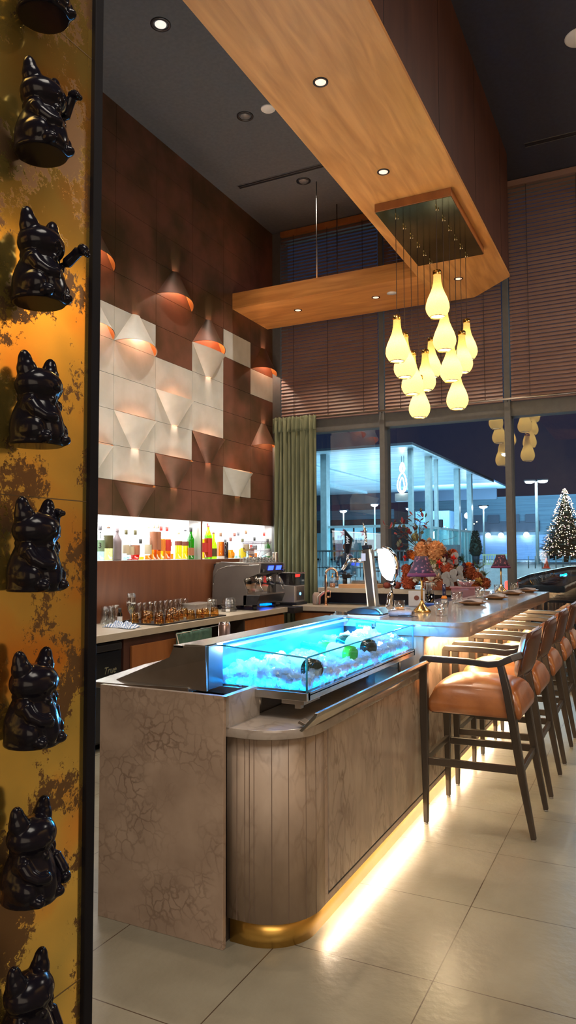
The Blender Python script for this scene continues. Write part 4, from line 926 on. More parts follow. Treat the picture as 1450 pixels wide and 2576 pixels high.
def cab(name, x0, x1, y0, y1, fx, label, doors):
    t = thing(name, label, 'cabinet', ((x0+x1)/2, (y0+y1)/2, 0)); cx_, cy_ = (x0+x1)/2, (y0+y1)/2
    MB().box(x0-cx_, x1-cx_, y0-cy_, y1-cy_, 0.06, 0.822).build('body', WOOD_DK, t)
    n = doors
    for i in range(n):
        if fx == 'x':
            a = y0+(y1-y0)*i/n+0.003; b_ = y0+(y1-y0)*(i+1)/n-0.003
            d = MB().box(x1-cx_, x1-cx_+0.018, a-cy_, b_-cy_, 0.08, 0.80).build('door', WOOD_CAB, t, bevel=0.002)
        else:
            a = x0+(x1-x0)*i/n+0.003; b_ = x0+(x1-x0)*(i+1)/n-0.003
            d = MB().box(a-cx_, b_-cx_, y0-cy_-0.018, y0-cy_, 0.08, 0.80).build('door', WOOD_CAB, t, bevel=0.002)
    return t
cab('wooden_cabinet', XL+0.02, -3.79, 6.58, 7.48, 'x', 'amber wood cabinet under the espresso machine', 2)
cab('sink_cabinet', -3.78, -1.97, 7.79, 8.16, 'y', 'amber wood cabinet under the sink worktop', 4)

# glassware on the back counter
TUM = clear('tumbler_glass', (0.95, 0.96, 0.96), k=1.3, base=0.008, rough=0.06)
TUMA = clear('amber_tumbler_glass', (0.92, 0.74, 0.44), (1.0, 0.85, 0.7), k=1.4, base=0.03, rough=0.08)
def tumbler(name, label, loc, r, h, m=None, group=None, taper=0.85, inv=False, base=0.010, cat_='glass', foot=None):
    t = MB(); rb = r*taper
    P = [(0.0, 0.0), (rb*0.9, 0.0), (rb, 0.004), (rb+(r-rb)*0.5, h*0.4), (r, h), (r-0.0018, h), (rb+(r-rb)*0.5-0.002, h*0.42), (rb-0.003, base), (0.0, base)]
    if inv: P = [(a, h-z) for a, z in P]
    o = t.lathe(P, n=24, caps=False).build(name, m or TUM); o.location = loc
    return tag(o, label, cat_, group)
def copies(src, locs, labels=None):
    for i, l in enumerate(locs):
        c = src.copy(); COL.objects.link(c); c.location = l
        if labels: c['label'] = labels[i] if isinstance(labels, list) else labels
tr_ = MB().prism([(-4.30, 5.13), (-3.77, 5.13), (-3.77, 6.20), (-4.30, 6.20)], ZT, ZT+0.004).prism([(-4.30, 5.13), (-3.77, 5.13), (-3.77, 5.14), (-4.30, 5.14)], ZT+0.004, ZT+0.012).prism([(-3.782, 5.13), (-3.77, 5.13), (-3.77, 6.2), (-3.782, 6.2)], ZT+0.004, ZT+0.012).prism([(-4.3, 5.13), (-4.288, 5.13), (-4.288, 6.2), (-4.3, 6.2)], ZT+0.004, ZT+0.012).prism([(-4.3, 6.19), (-3.77, 6.19), (-3.77, 6.2), (-4.3, 6.2)], ZT+0.004, ZT+0.012)
tag(tr_.build('serving_tray', BLACKM), 'black tray holding upturned amber tumblers on the back worktop', 'tray')
zt = ZT+0.0045
ch = 'upturned amber tinted tumbler with a bright base on the black tray'
P_ = [(-4.14, 5.235), (-4.01, 5.237), (-3.87, 5.239), (-3.835, 5.345), (-3.913, 5.537), (-3.955, 5.66), (-3.865, 5.72), (-3.84, 5.84), (-3.86, 5.96), (-4.22, 5.50), (-4.115, 5.42), (-3.99, 5.40), (-4.03, 5.62), (-4.12, 5.76), (-4.2, 5.9), (-4.05, 5.88)]
s = tumbler('tumbler', ch, (P_[0][0], P_[0][1], zt), 0.045, 0.088, TUMA, 'upturned amber tumblers on the tray', 0.72, True)
copies(s, [(x, y, zt) for x, y in P_[1:]])
copies(s, [(-3.83, 6.08, zt)], 'clear upturned tumbler at the right end of the black tray')
ch = 'faint clear highball glass standing upside down against the brown splashback'
s = tumbler('highball_glass', ch, (-4.33, 5.06, ZT), 0.036, 0.155, TUM, 'highball glasses along the splashback', 0.82, True)
copies(s, [(-4.34+0.0*i, 5.06+0.085*i, ZT) for i in range(1, 3)]+[(-4.345, 5.48+0.085*i, ZT+0.0) for i in range(0, 11)])
copies(s, [(-4.25, 4.98, ZT), (-4.26, 5.04+0.035, ZT)], 'faint clear glass in the front row at the left end of the splashback')
s = tumbler('pint_glass', 'tall clear upturned pint glass rising above the tumblers', (-3.997, 6.27, ZT), 0.043, 0.165, TUM, None, 0.72, True)
s = tumbler('glass_jug', 'straight sided clear glass jug left of the stacked plastic lids', (-4.20, 6.62, ZT), 0.05, 0.125, TUM, None, 0.95, False)
copies(s, [], None)
tag(MB().box(-4.36, -4.20, 6.30, 6.60, ZT, ZT+0.09).box(-4.37, -4.19, 6.29, 6.61, ZT+0.09, ZT+0.10).build('food_tub', milky('frosted_plastic', (0.85, 0.83, 0.8), 0.6, (0.7, 0.66, 0.62)), bevel=0.006), 'long frosted plastic tub with a lid against the splashback', 'tub')
sk = thing('lid_stack', 'stack of clear domed plastic lids beside the espresso machine', 'lids', (-4.05, 6.72, ZT))
PET = clear('clear_plastic', (0.90, 0.91, 0.92), k=1.6, base=0.04, rough=0.05)
for i in range(4):
    MB().lathe([(0.085, 0.0), (0.088, 0.004), (0.075, 0.01), (0.068, 0.045), (0.045, 0.06), (0.0, 0.062)], (0, 0, 0.028*i), 28).build('lid', PET, sk)
cup = thing('white_cup', 'small clear jigger cup with white base in front of the lids', 'cup', (-3.98, 6.58, ZT))
MB().lathe([(0.022, 0.0), (0.024, 0.03), (0.0, 0.032)], n=20).build('base', LB['white'], cup)
MB().lathe([(0.023, 0.031), (0.03, 0.07), (0.026, 0.105), (0.018, 0.13)], n=20, caps=False).build('glass', PET, cup)
# wine glass with white wine
wg = thing('wine_glass', 'stemmed glass with pale white wine on the back worktop', 'wine glass', (-3.985, 5.0, ZT))
MB().lathe([(0.036, 0.0), (0.034, 0.003), (0.008, 0.010), (0.0042, 0.03), (0.004, 0.085), (0.010, 0.10), (0.030, 0.135), (0.040, 0.17), (0.041, 0.20), (0.037, 0.24), (0.033, 0.275), (0.0315, 0.275), (0.035, 0.24), (0.039, 0.20), (0.038, 0.172), (0.028, 0.137), (0.006, 0.104)], n=32, caps=False).build('bowl_and_stem', TUM, wg)
MB().lathe([(0.003, 0.105), (0.027, 0.138), (0.037, 0.168), (0.0, 0.169)], n=28, caps=False).build('wine', clear('white_wine', (0.93, 0.86, 0.50), k=0.5, base=0.03), wg)
wg2 = dup(wg, (-4.06, 5.09, ZT), 0, 'empty stemmed wine glass just behind the filled one'); 
for ch_ in list(wg2.children):
    if ch_.name.startswith('wine'): bpy.data.objects.remove(ch_)
bt_ = thing('small_bottle', 'small black capped bottle with a blank white label beside the wine glass', 'bottle', (-4.10, 4.99, ZT))
MB().lathe([(0.020, 0.0), (0.021, 0.004), (0.021, 0.10), (0.014, 0.115), (0.012, 0.125)], n=20).build('glass', GL['dark'], bt_)
MB().lathe([(0.0216, 0.02), (0.0216, 0.08)], n=20, caps=False).build('label', LB['white'], bt_)
MB().lathe([(0.014, 0.12), (0.014, 0.15)], n=16).build('cap', LB['black'], bt_)
# striped towel, crumpled
def tw(u, v):
    x = -3.83-0.30*(1-u)+0.02*math.sin(v*6); y = 4.80+0.17*v+0.02*math.sin(u*5)
    e = min(u, 1-u, v, 1-v)*6; e = min(1, e)
    return (x, y, ZT+0.004+e*(0.022+0.014*math.sin(u*13+v*9)+0.012*math.sin(v*17-u*7)))
m, N, Lk, b = nt('striped_towel'); tc = N.new('ShaderNodeTexCoord'); wv = N.new('ShaderNodeTexWave'); wv.inputs['Scale'].default_value = 16; wv.inputs['Distortion'].default_value = 3.5
Lk.new(tc.outputs['Object'], wv.inputs['Vector']); cr = N.new('ShaderNodeValToRGB'); cr.color_ramp.interpolation = 'CONSTANT'
cr.color_ramp.elements[0].color = (0.10, 0.19, 0.38, 1); cr.color_ramp.elements[1].position = 0.32; cr.color_ramp.elements[1].color = (0.62, 0.68, 0.75, 1)
Lk.new(wv.outputs[0], cr.inputs[0]); Lk.new(cr.outputs[0], b.inputs['Base Color']); b.inputs['Roughness'].default_value = 0.9
tag(MB().grid(tw, 40, 24).build('dish_towel', m, solid=0.003), 'crumpled blue and white striped towel on the back worktop', 'towel')
# drink can on the service side
cn = thing('drink_can', 'pinkish silver drink can standing behind the steel edge', 'can', (-2.14, 3.50, 0.948))
MB().lathe([(0.024, 0.0), (0.030, 0.006), (0.033, 0.012), (0.033, 0.150), (0.031, 0.158), (0.027, 0.165)], n=28).build('body', mat('can_metal', (0.55, 0.42, 0.42), 0.25, 0.9), cn)
MB().lathe([(0.0, 0.164), (0.025, 0.164), (0.0275, 0.168), (0.0275, 0.165)], n=28, caps=False).tube([(-0.008, 0, 0.166), (0.01, 0, 0.167)], 0.004, 8).build('lid', CHROME, cn)

# ---------------------------------------------------------------- espresso machine
em = thing('espresso_machine', 'grey two group espresso machine with blue displays and glasses on top', 'espresso machine', (-4.07, 7.18, ZT))
ES = mat('graphite_enamel', (0.14, 0.125, 0.115), 0.36, 0.4); ESD = mat('dark_machine_plastic', (0.015, 0.015, 0.018), 0.35)
side = [(-0.30, 0.05), (0.14, 0.05), (0.15, 0.20), (0.10, 0.33), (0.30, 0.40), (0.315, 0.50), (-0.18, 0.525), (-0.26, 0.49), (-0.29, 0.40)]
for y0, y1 in ((-0.30, -0.275), (0.275, 0.30)):
    sp_ = MB().prism(side, y0, y1, axis='Y').build('side_panel', ES, em, bevel=0.006)
MB().tube([(-0.295, -0.302, 0.06), (-0.27, -0.302, 0.36), (-0.22, -0.302, 0.44), (-0.10, -0.302, 0.475), (0.30, -0.302, 0.495)], 0.0035, 8).build('side_trim', CHROME, em)
MB().box(-0.29, 0.10, -0.275, 0.275, 0.05, 0.50).build('body', ESD, em)
MB().box(0.10, 0.118, -0.27, 0.27, 0.16, 0.36).build('splash_panel', mat('polished_steel', (0.62, 0.58, 0.54), 0.10, 1.0), em)
MB().hexa([(0.10, -0.275, 0.36), (0.28, -0.275, 0.40), (0.28, 0.275, 0.40), (0.10, 0.275, 0.36), (0.10, -0.275, 0.50), (0.30, -0.275, 0.50), (0.30, 0.275, 0.50), (0.10, 0.275, 0.50)]).build('head_panel', ESD, em, bevel=0.004)
MB().box(-0.27, 0.30, -0.27, 0.27, 0.50, 0.513).build('cup_tray', STEEL_D, em, bevel=0.002)
DSP = glow('blue_display', (0.02, 0.05, 1.0), 4)
for y in (-0.02, 0.17):
    MB().hexa([(0.286, y-0.06, 0.43), (0.290, y-0.06, 0.43), (0.290, y+0.06, 0.43), (0.286, y+0.06, 0.43), (0.298, y-0.06, 0.478), (0.302, y-0.06, 0.478), (0.302, y+0.06, 0.478), (0.298, y+0.06, 0.478)]).build('display', DSP, em)
MB().hexa([(0.10, -0.30, 0.05), (0.27, -0.30, 0.07), (0.27, 0.30, 0.07), (0.10, 0.30, 0.05), (0.10, -0.30, 0.165), (0.31, -0.30, 0.165), (0.31, 0.30, 0.165), (0.10, 0.30, 0.165)]).build('drip_tray', ESD, em, bevel=0.004)
MB().box(0.11, 0.305, -0.295, 0.295, 0.165, 0.175).build('drip_grate', STEEL, em)
wr = MB(); wr.tube([(0.2, -0.20, 0.18), (0.2, -0.20, 0.215), (0.2, -0.06, 0.215), (0.2, -0.06, 0.18)], 0.004, 8); wr.build('cup_stand', STEEL, em)
for y in (-0.08, 0.14):
    g = MB().lathe([(0.036, 0.30), (0.036, 0.35), (0.03, 0.37)], (0.19, y, 0), 24).build('group_head', CHROME, em)
    MB().lathe([(0.030, 0.272), (0.033, 0.30)], (0.19, y, 0), 20).tube([(0.22, y, 0.288), (0.27, y+0.01, 0.285)], 0.008, 10).tube([(0.27, y+0.01, 0.285), (0.36, y+0.02, 0.272)], 0.014, 12).build('portafilter', ESD, g)
for y, s in ((-0.235, 1), (0.245, 1)):
    MB().tube([(0.24, y, 0.39), (0.27, y, 0.33), (0.28, y, 0.26), (0.30, y+0.03, 0.21)], 0.006, 10).build('steam_wand', CHROME, em)
    MB().tube([(0.30, y, 0.43), (0.33, y, 0.42)], 0.018, 14).build('steam_knob', ESD, em)
for x, y in ((-0.22, -0.24), (-0.22, 0.24), (0.20, -0.22), (0.20, 0.22)): MB().lathe([(0.022, 0), (0.026, 0.052)], (x, y, 0), 14).build('foot', ESD, em)
MB().box(0.12, 0.2, 0.04, 0.18, 0.03, 0.05).build('under_light', glow('blue_under_light', (0.0, 0.12, 1.0), 3), em)
zc = ZT+0.5135
s = tumbler('rocks_glass', 'small ribbed glass upside down on top of the espresso machine', (-3.84, 6.94, zc), 0.036, 0.062, TUM, 'glasses on the espresso machine', 0.78, True)
copies(s, [(-3.84+0.0, 6.94+0.075*i, zc) for i in range(1, 6)]+[(-3.925, 6.93+0.075*i, zc) for i in range(0, 7)]+[(-4.01, 6.94+0.075*i, zc) for i in range(0, 6)])
jg = thing('milk_jug', 'tapered steel milk jug on the espresso machine', 'jug', (-3.86, 7.43, zc))
MB().lathe([(0.040, 0.0), (0.041, 0.004), (0.034, 0.06), (0.033, 0.10), (0.036, 0.115), (0.0345, 0.115), (0.031, 0.10), (0.031, 0.01)], n=24, caps=False).build('body', STEEL, jg)
MB().tube([(0.0, -0.034, 0.10), (0.0, -0.06, 0.095), (0.0, -0.06, 0.03), (0.0, -0.036, 0.02)], 0.004, 8).build('handle', STEEL, jg)
hp = thing('bean_hopper', 'large clear square hopper narrowing to a point above the upturned glasses', 'hopper', (-4.14, 7.50, zc-0.0))
def sq(w_, z): return [(w_, -w_, z), (w_, w_, z), (-w_, w_, z), (-w_, -w_, z)]
rings = [sq(0.025, 0.03), sq(0.03, 0.06), sq(0.115, 0.13), sq(0.125, 0.235)]
hm = MB(); vs = [p for r_ in rings for p in r_]; fs = [(i*4+k, i*4+(k+1) % 4, (i+1)*4+(k+1) % 4, (i+1)*4+k) for i in range(3) for k in range(4)]
hm.add(vs, fs).build('funnel', PET, hp)
e_ = MB()
for z, w_ in ((0.235, 0.125), (0.215, 0.123), (0.13, 0.115)):
    q = sq(w_, z)
    for k in range(4): e_.tube([q[k], q[(k+1) % 4]], 0.003, 6)
for k in range(4): e_.tube([rings[2][k], rings[1][k]], 0.0025, 6).tube([rings[2][k], rings[3][k]], 0.002, 6)
e_.build('rim', milky('smoked_rim', (0.6, 0.5, 0.62), 0.6, (0.35, 0.28, 0.38)), hp)
MB().lathe([(0.03, 0.0), (0.035, 0.03), (0.02, 0.035)], n=20).build('collar', ESD, hp)
gd = thing('coffee_grinder', 'black coffee grinder just right of the espresso machine', 'grinder', (-4.02, 7.62, ZT))
MB().box(-0.09, 0.10, -0.06, 0.06, 0.0, 0.04).box(-0.08, 0.05, -0.055, 0.055, 0.04, 0.44).build('body', ESD, gd, bevel=0.02)
MB().lathe([(0.055, -0.03), (0.055, 0.03)], n=24).xform(Matrix.Translation((0.06, 0, 0.43)) @ Matrix.Rotation(PI/2, 4, 'X')).build('dosing_head', FRAME, gd)

# ---------------------------------------------------------------- nugget ice maker
im = thing('ice_maker', 'stainless countertop ice maker with a smoky clear bin and a blue light', 'ice maker', (-3.93, 7.93, ZT-0.005))
MB().box(-0.15, 0.17, -0.15, 0.15, 0.0, 0.035).build('base', ESD, im, bevel=0.006)
MB().prism([(-0.15, 0.035), (0.14, 0.035), (0.14, 0.235), (0.0, 0.24), (-0.03, 0.30), (-0.08, 0.37), (-0.15, 0.375)], -0.14, 0.14, axis='Y').build('body', mat('satin_steel', (0.50, 0.47, 0.46), 0.38, 0.55), im, bevel=0.006)
MB().box(0.141, 0.144, -0.10, 0.11, 0.06, 0.225).build('front_panel', mat('rose_steel', (0.62, 0.45, 0.36), 0.25, 0.9), im)
MB().prism([(0.14, 0.243), (0.145, 0.37), (-0.075, 0.375), (-0.025, 0.305), (0.005, 0.245)], -0.135, 0.135, axis='Y').build('ice_bin', clear('smoky_plastic', (0.62, 0.60, 0.68), k=1.5, base=0.08), im)
MB().box(-0.155, 0.15, -0.143, 0.143, 0.375, 0.39).build('lid', STEEL, im, bevel=0.003)
MB().lathe([(0.0, 0.0), (0.016, 0.0), (0.016, 0.003), (0.0, 0.004)], n=24).xform(Matrix.Translation((0.1445, 0.005, 0.135)) @ Matrix.Rotation(PI/2, 4, 'Y')).build('power_light', glow('blue_power_light', (0.05, 0.35, 1.0), 8), im)
tag(MB().lathe([(0.045, 0), (0.048, 0.03), (0.05, 0.10), (0.042, 0.13), (0.03, 0.145)], n=14).build('paper_bag', mat('crumpled_kraft', (0.42, 0.33, 0.28), 0.8, bump=0.6, bs=60), bevel=0), 'crumpled pinkish paper bag right of the ice maker', 'bag').location = (-3.60, 8.0, ZT)
# tap, soap, hoses
ft = thing('kitchen_tap', 'arched copper toned tap over the sink', 'tap', (-3.45, 7.93, ZT))
MB().lathe([(0.026, 0.0), (0.026, 0.012), (0.017, 0.016)], n=20).tube([(0, 0, 0.0), (0, 0, 0.36)]+[(0.075-0.075*math.cos(a), 0, 0.36+0.075*math.sin(a)) for a in [PI*i/12 for i in range(1, 13)]]+[(0.152, 0, 0.30)], [0.014]*15, 14).build('spout', mat('copper_tap', (0.72, 0.45, 0.30), 0.22, 1.0), ft)
MB().tube([(0.0, 0, 0.10), (0.05, -0.01, 0.10)], 0.012, 12).tube([(0.06, -0.01, 0.095), (0.063, -0.01, 0.175)], 0.004, 8).build('lever', MATS['copper_tap'], ft)
sp_ = thing('soap_bottle', 'clear soap pump bottle with peach soap inside the tap arch', 'soap bottle', (-3.46, 8.16, 1.08))
MB().lathe([(0.034, 0.0), (0.035, 0.005), (0.035, 0.09), (0.022, 0.115), (0.012, 0.12)], n=24).build('bottle', PET, sp_)
MB().lathe([(0.032, 0.003), (0.032, 0.05)], n=24).build('soap', milky('peach_soap', (0.9, 0.6, 0.4), 0.7, (0.75, 0.38, 0.2)), sp_)
MB().lathe([(0.014, 0.118), (0.014, 0.135), (0.005, 0.14), (0.005, 0.165)], n=16).box(-0.008, 0.03, -0.007, 0.007, 0.165, 0.173).build('pump', BRASS, sp_)
for i, (x, c_, lb) in enumerate(((-3.56, (0.7, 0.72, 0.72), 'pale grey hose curving down left of the tap'), (-3.53, (0.75, 0.25, 0.28), 'pink red hose curving down left of the tap'))):
    tag(MB().tube([(x+0.10, 7.99, ZT+0.17), (x+0.05, 7.97, ZT+0.15), (x+0.0, 7.95, ZT+0.10), (x-0.01, 7.94, ZT+0.01)], 0.009, 10).build('hose', mat('hose_%s' % ('grey', 'pink')[i], c_, 0.4)), lb, 'hose')
tag(MB().box(-0.24, 0.24, -0.12, 0.12, 0, 0.045).build('cutting_board', wood_mat('pale_maple', (0.62, 0.36, 0.17), (0.5, 0.27, 0.12), (1, 9, 9), 0.5), bevel=0.004), 'thick maple board on the window ledge under small glasses', 'board').location = (-3.12, 8.22, 1.08)
s = tumbler('shot_glass', 'one of the small clear glasses crowded on the maple board', (-3.22, 8.17, 1.125), 0.022, 0.05, TUM, 'small glasses on the board', 0.8, True)
copies(s, [(-3.22+0.05*i, 8.17+0.052*j, 1.125) for i in range(7) for j in range(3) if (i, j) != (0, 0)])
s = tumbler('dimpled_glass', 'one of the clear tumblers between the ice maker and the tap', (-3.60, 8.36, 1.08), 0.028, 0.07, TUM, 'tumblers left of the tap', 0.8, True)
copies(s, [(-3.54, 8.36, 1.08), (-3.60, 8.24, 1.08), (-3.54, 8.24+0.06, 1.08), (-3.60, 8.30, 1.08)])
cd = thing('garnish_caddy', 'black caddy on the maple board in front of the window', 'caddy', (-3.31, 8.22, 1.125))
MB().lathe([(0.025, 0.0), (0.025, 0.07)], (-0.01, 0, 0), 18).hexa([(-0.03, -0.03, 0.07), (0.05, -0.03, 0.07), (0.05, 0.03, 0.07), (-0.03, 0.03, 0.07), (-0.04, -0.04, 0.12), (0.085, -0.04, 0.11), (0.085, 0.04, 0.11), (-0.04, 0.04, 0.12)]).build('holder', BLACKM, cd)
MB().box(-0.03, 0.0, -0.01, 0.02, 0.12, 0.15).box(0.02, 0.05, -0.01, 0.02, 0.11, 0.125).build('contents', ESD, cd)
# ---------------------------------------------------------------- things on the bar top
wing = MB().prism([(-1.74, 4.16), (-1.70, 4.15), (-1.48, 4.15), (-1.48, 5.20), (-1.74, 5.20)], 1.055, 1.0995)
ZB2 = 1.10
FAB = None
m, N, Lk, b = nt('floral_fabric'); tc = N.new('ShaderNodeTexCoord'); vo = N.new('ShaderNodeTexVoronoi'); vo.inputs['Scale'].default_value = 42
nz = N.new('ShaderNodeTexNoise'); nz.inputs['Scale'].default_value = 60; Lk.new(tc.outputs['Object'], nz.inputs['Vector'])
va = N.new('ShaderNodeVectorMath'); va.operation = 'MULTIPLY_ADD'; va.inputs[1].default_value = (0.03, 0.03, 0.03); Lk.new(nz.outputs['Color'], va.inputs[0]); Lk.new(tc.outputs['Object'], va.inputs[2])
Lk.new(va.outputs[0], vo.inputs['Vector']); cr = N.new('ShaderNodeValToRGB'); e = cr.color_ramp.elements
e[0].position = 0.0; e[0].color = (0.42, 0.24, 0.22, 1); e[1].position = 0.55; e[1].color = (0.035, 0.018, 0.04, 1)
k = e.new(0.25); k.color = (0.30, 0.08, 0.12, 1); k = e.new(0.34); k.color = (0.06, 0.025, 0.05, 1)
Lk.new(vo.outputs['Distance'], cr.inputs[0]); Lk.new(cr.outputs[0], b.inputs['Base Color']); b.inputs['Roughness'].default_value = 0.8; FAB = m
PURP = mat('plum_trim', (0.12, 0.015, 0.07), 0.8); 
def table_lamp(loc, label):
    t = thing('table_lamp', label, 'table lamp', loc, 0, 'brass table lamps on the bar')
    MB().lathe([(0.0, 0.0), (0.060, 0.0), (0.061, 0.006), (0.056, 0.016), (0.040, 0.030), (0.022, 0.050), (0.012, 0.066), (0.0085, 0.08)], n=36, caps=False).build('base', BRASS, t)
    MB().lathe([(0.0075, 0.07), (0.0075, 0.30)], n=16).build('stem', BRASS, t)
    MB().lathe([(0.092, 0.252), (0.072, 0.29), (0.050, 0.345), (0.042, 0.375)], n=40, caps=False).build('lamp_shade', FAB, t, solid=0.002)
    MB().lathe([(0.088, 0.262), (0.095, 0.250), (0.098, 0.240), (0.086, 0.250)], n=40, caps=False).build('fringe', PURP, t, solid=0.002)
    MB().tube([(-0.04, 0, 0.37), (0.04, 0, 0.37)], 0.002, 6).tube([(0, -0.04, 0.37), (0, 0.04, 0.37)], 0.002, 6).build('shade_ring', BRASS, t)
    return t
table_lamp((-1.385, 4.80, ZB2), 'brass table lamp with dark floral shade, nearest the ice display')
dup(bpy.data.objects['table_lamp'], (-1.36, 7.56, ZB2), 1.0, 'brass table lamp with dark floral shade at the window end of the bar')
TB = clear('bar_tumbler_glass', (0.96, 0.97, 0.97), k=2.3, base=0.012)
PLATE = mat('brown_glazed_plate', (0.30, 0.15, 0.07), 0.3, 0, (0.22, 0.11, 0.05), 18)
NAP = mat('grey_linen', (0.36, 0.32, 0.33), 0.9, 0, (0.30, 0.27, 0.28), 60, bump=0.3, bs=200)
FORK = mat('dark_cutlery', (0.05, 0.045, 0.045), 0.25, 1.0)
s = tumbler('water_tumbler', 'clear rounded water glass beside the nearest lamp', (-1.19, 4.56, ZB2), 0.046, 0.092, TB, 'water glasses along the bar', 0.80, base=0.006)
gl_lab = ['clear water glass behind the nearest plate', 'clear water glass behind the second plate', 'clear water glass behind the third plate', 'clear water glass behind the farthest plate']
copies(s, [(-1.37, 5.72, ZB2), (-1.34, 6.45, ZB2), (-1.31, 7.15, ZB2), (-1.24, 7.62, ZB2)], gl_lab)
def place_setting(x, y, which):
    p = thing('dinner_plate', 'brown coupe plate, %s of the four along the bar' % which, 'plate', (x, y, ZB2), 0, 'plates along the bar')
    MB().lathe([(0.0, 0.0), (0.06, 0.0), (0.062, 0.004), (0.095, 0.012), (0.112, 0.024), (0.110, 0.026), (0.09, 0.017), (0.05, 0.008), (0.0, 0.008)], n=40, caps=False).build('dish', PLATE, p)
    nn = MB()
    def f(u, v):
        return (x-0.07+0.15*u, y-0.055+0.10*v, ZB2+0.020+0.014*math.sin(u*3.1)+0.008*math.sin(v*11+u*4)+(0.02*(u-0.75) if u > 0.75 else 0))
    o = nn.grid(f, 22, 14).build('folded_napkin', NAP, solid=0.010); tag(o, 'grey linen napkin folded on the %s plate along the bar' % which, 'napkin', 'napkins on the plates')
    c_ = MB(); c_.tube([(x-0.02, y-0.06, ZB2+0.050), (x+0.05, y+0.02, ZB2+0.058), (x+0.085, y+0.055, ZB2+0.06)], [(0.003, 0.002), (0.003, 0.002), (0.009, 0.002)], 8)
    tag(c_.build('spoon', FORK), 'dark spoon laid over the napkin on the %s plate' % which, 'cutlery', 'spoons on the plates')
for (x, y), wch in zip([(-1.23, 5.62), (-1.20, 6.38), (-1.17, 7.08), (-1.12, 7.62)], ['nearest', 'second', 'third', 'farthest']): place_setting(x, y, wch)
# rolled napkin with cutlery, candle glass, black tray with cards
def nr(u, v):
    a = v*2*PI; return (-1.545+0.21*u, 4.40+0.035*math.cos(a)+0.03*u, ZB2+0.020+0.018*math.sin(a))
rn = MB().grid(nr, 12, 16); o = rn.build('rolled_napkin', NAP, solid=0.003); tag(o, 'rolled grey linen napkin lying before the nearest lamp', 'napkin')
tag(MB().tube([(-1.50, 4.36, ZB2+0.041), (-1.42, 4.43, ZB2+0.045), (-1.37, 4.47, ZB2+0.047)], [(0.007, 0.002)]*3, 8).build('table_knife', CHROME), 'bright table knife resting on the rolled napkin', 'cutlery')
tag(MB().tube([(-1.41, 4.36, ZB2+0.010), (-1.34, 4.37, ZB2+0.013), (-1.29, 4.37, ZB2+0.006)], [(0.004, 0.002), (0.004, 0.002), (0.01, 0.002)], 8).build('fork', FORK), 'dark fork beside the rolled napkin', 'cutlery')
cg = thing('candle_glass', 'clear glass with an orange candle between taps and lamp', 'candle', (-1.535, 4.78, ZB2))
MB().lathe([(0.0, 0.0), (0.034, 0.0), (0.036, 0.004), (0.036, 0.075), (0.034, 0.075), (0.034, 0.006), (0, 0.006)], n=24, caps=False).build('glass', TB, cg)
MB().lathe([(0.0, 0.007), (0.030, 0.007), (0.030, 0.028), (0.0, 0.030)], n=20, caps=False).build('wax', mat('orange_wax', (0.8, 0.30, 0.03), 0.4), cg)
bt2 = thing('card_reader_tray', 'low black curved tray at the near left corner of the bar top', 'tray', (-1.60, 4.30, ZB2+0.020))
MB().prism([(-0.10, 0.0), (0.12, 0.0), (0.12, 0.018), (0.09, 0.036), (0.02, 0.044), (-0.05, 0.036), (-0.10, 0.012)], -0.08, 0.08, axis='Y').build('tray', ESD, bt2, bevel=0.006)
MB().hexa([(0.10, -0.07, 0.008), (0.135, -0.07, 0.008), (0.135, 0.07, 0.008), (0.10, 0.07, 0.008), (0.08, -0.07, 0.04), (0.105, -0.07, 0.04), (0.105, 0.07, 0.04), (0.08, 0.07, 0.04)]).build('clip', STEEL, bt2)
tag(MB().box(-1.68, -1.47, 4.19, 4.37, ZB2, ZB2+0.006).box(-1.68, -1.475, 4.195, 4.37, ZB2+0.0065, ZB2+0.012).box(-1.68, -1.47, 4.19, 4.365, ZB2+0.0125, ZB2+0.018).build('menu_cards', mat('white_card', (0.72, 0.74, 0.78), 0.6)), 'small pile of white menu cards under the black tray', 'cards')
# widened bar top at the tap end
o = wing.build('tap_station_worktop', TOPSTONE, bevel=0.002); tag(o, 'stone extension of the bar top carrying the beer taps', 'worktop')
o = MB().box(-1.72, -1.52, 4.22, 5.18, 0.0, 1.054).build('tap_station_cabinet', MATS['dark_laminate']); tag(o, 'dark cabinet below the beer taps', 'cabinet')
# beer tower and lit medallion tap
tw_ = thing('beer_tower', 'slanted square chrome beer tower with a black tap handle', 'beer tap', (-1.66, 4.62, ZB2))
MB().tube([(-0.0, 0, 0.0), (-0.04, -0.01, 0.425)], [(0.036, 0.034)]*2, square=True).build('column', STEEL, tw_, bevel=0.012)
MB().tube([(-0.041, -0.01, 0.425), (-0.045, -0.01, 0.45)], [(0.032, 0.026)]*2, square=True).build('column_cap', ESD, tw_, bevel=0.006)
MB().tube([(-0.055, -0.01, 0.345), (-0.135, -0.03, 0.350)], 0.016, 14).build('shank', CHROME, tw_)
fa = MB().tube([(-0.135, -0.03, 0.350), (-0.165, -0.04, 0.345), (-0.205, -0.05, 0.285)], [0.013, 0.013, 0.011], 14).tube([(-0.17, -0.04, 0.35), (-0.168, -0.04, 0.395)], 0.008, 12).build('faucet', CHROME, tw_)
hd = MB().prism([(-0.018, 0.0), (0.012, 0.0), (0.034, 0.10), (-0.024, 0.165)], -0.009, 0.009, axis='Y')
h = hd.build('tap_handle', mat('black_lacquer', (0.01, 0.01, 0.012), 0.2), tw_, bevel=0.003); h.location = (-0.165, -0.045, 0.395)
ZG = MB()
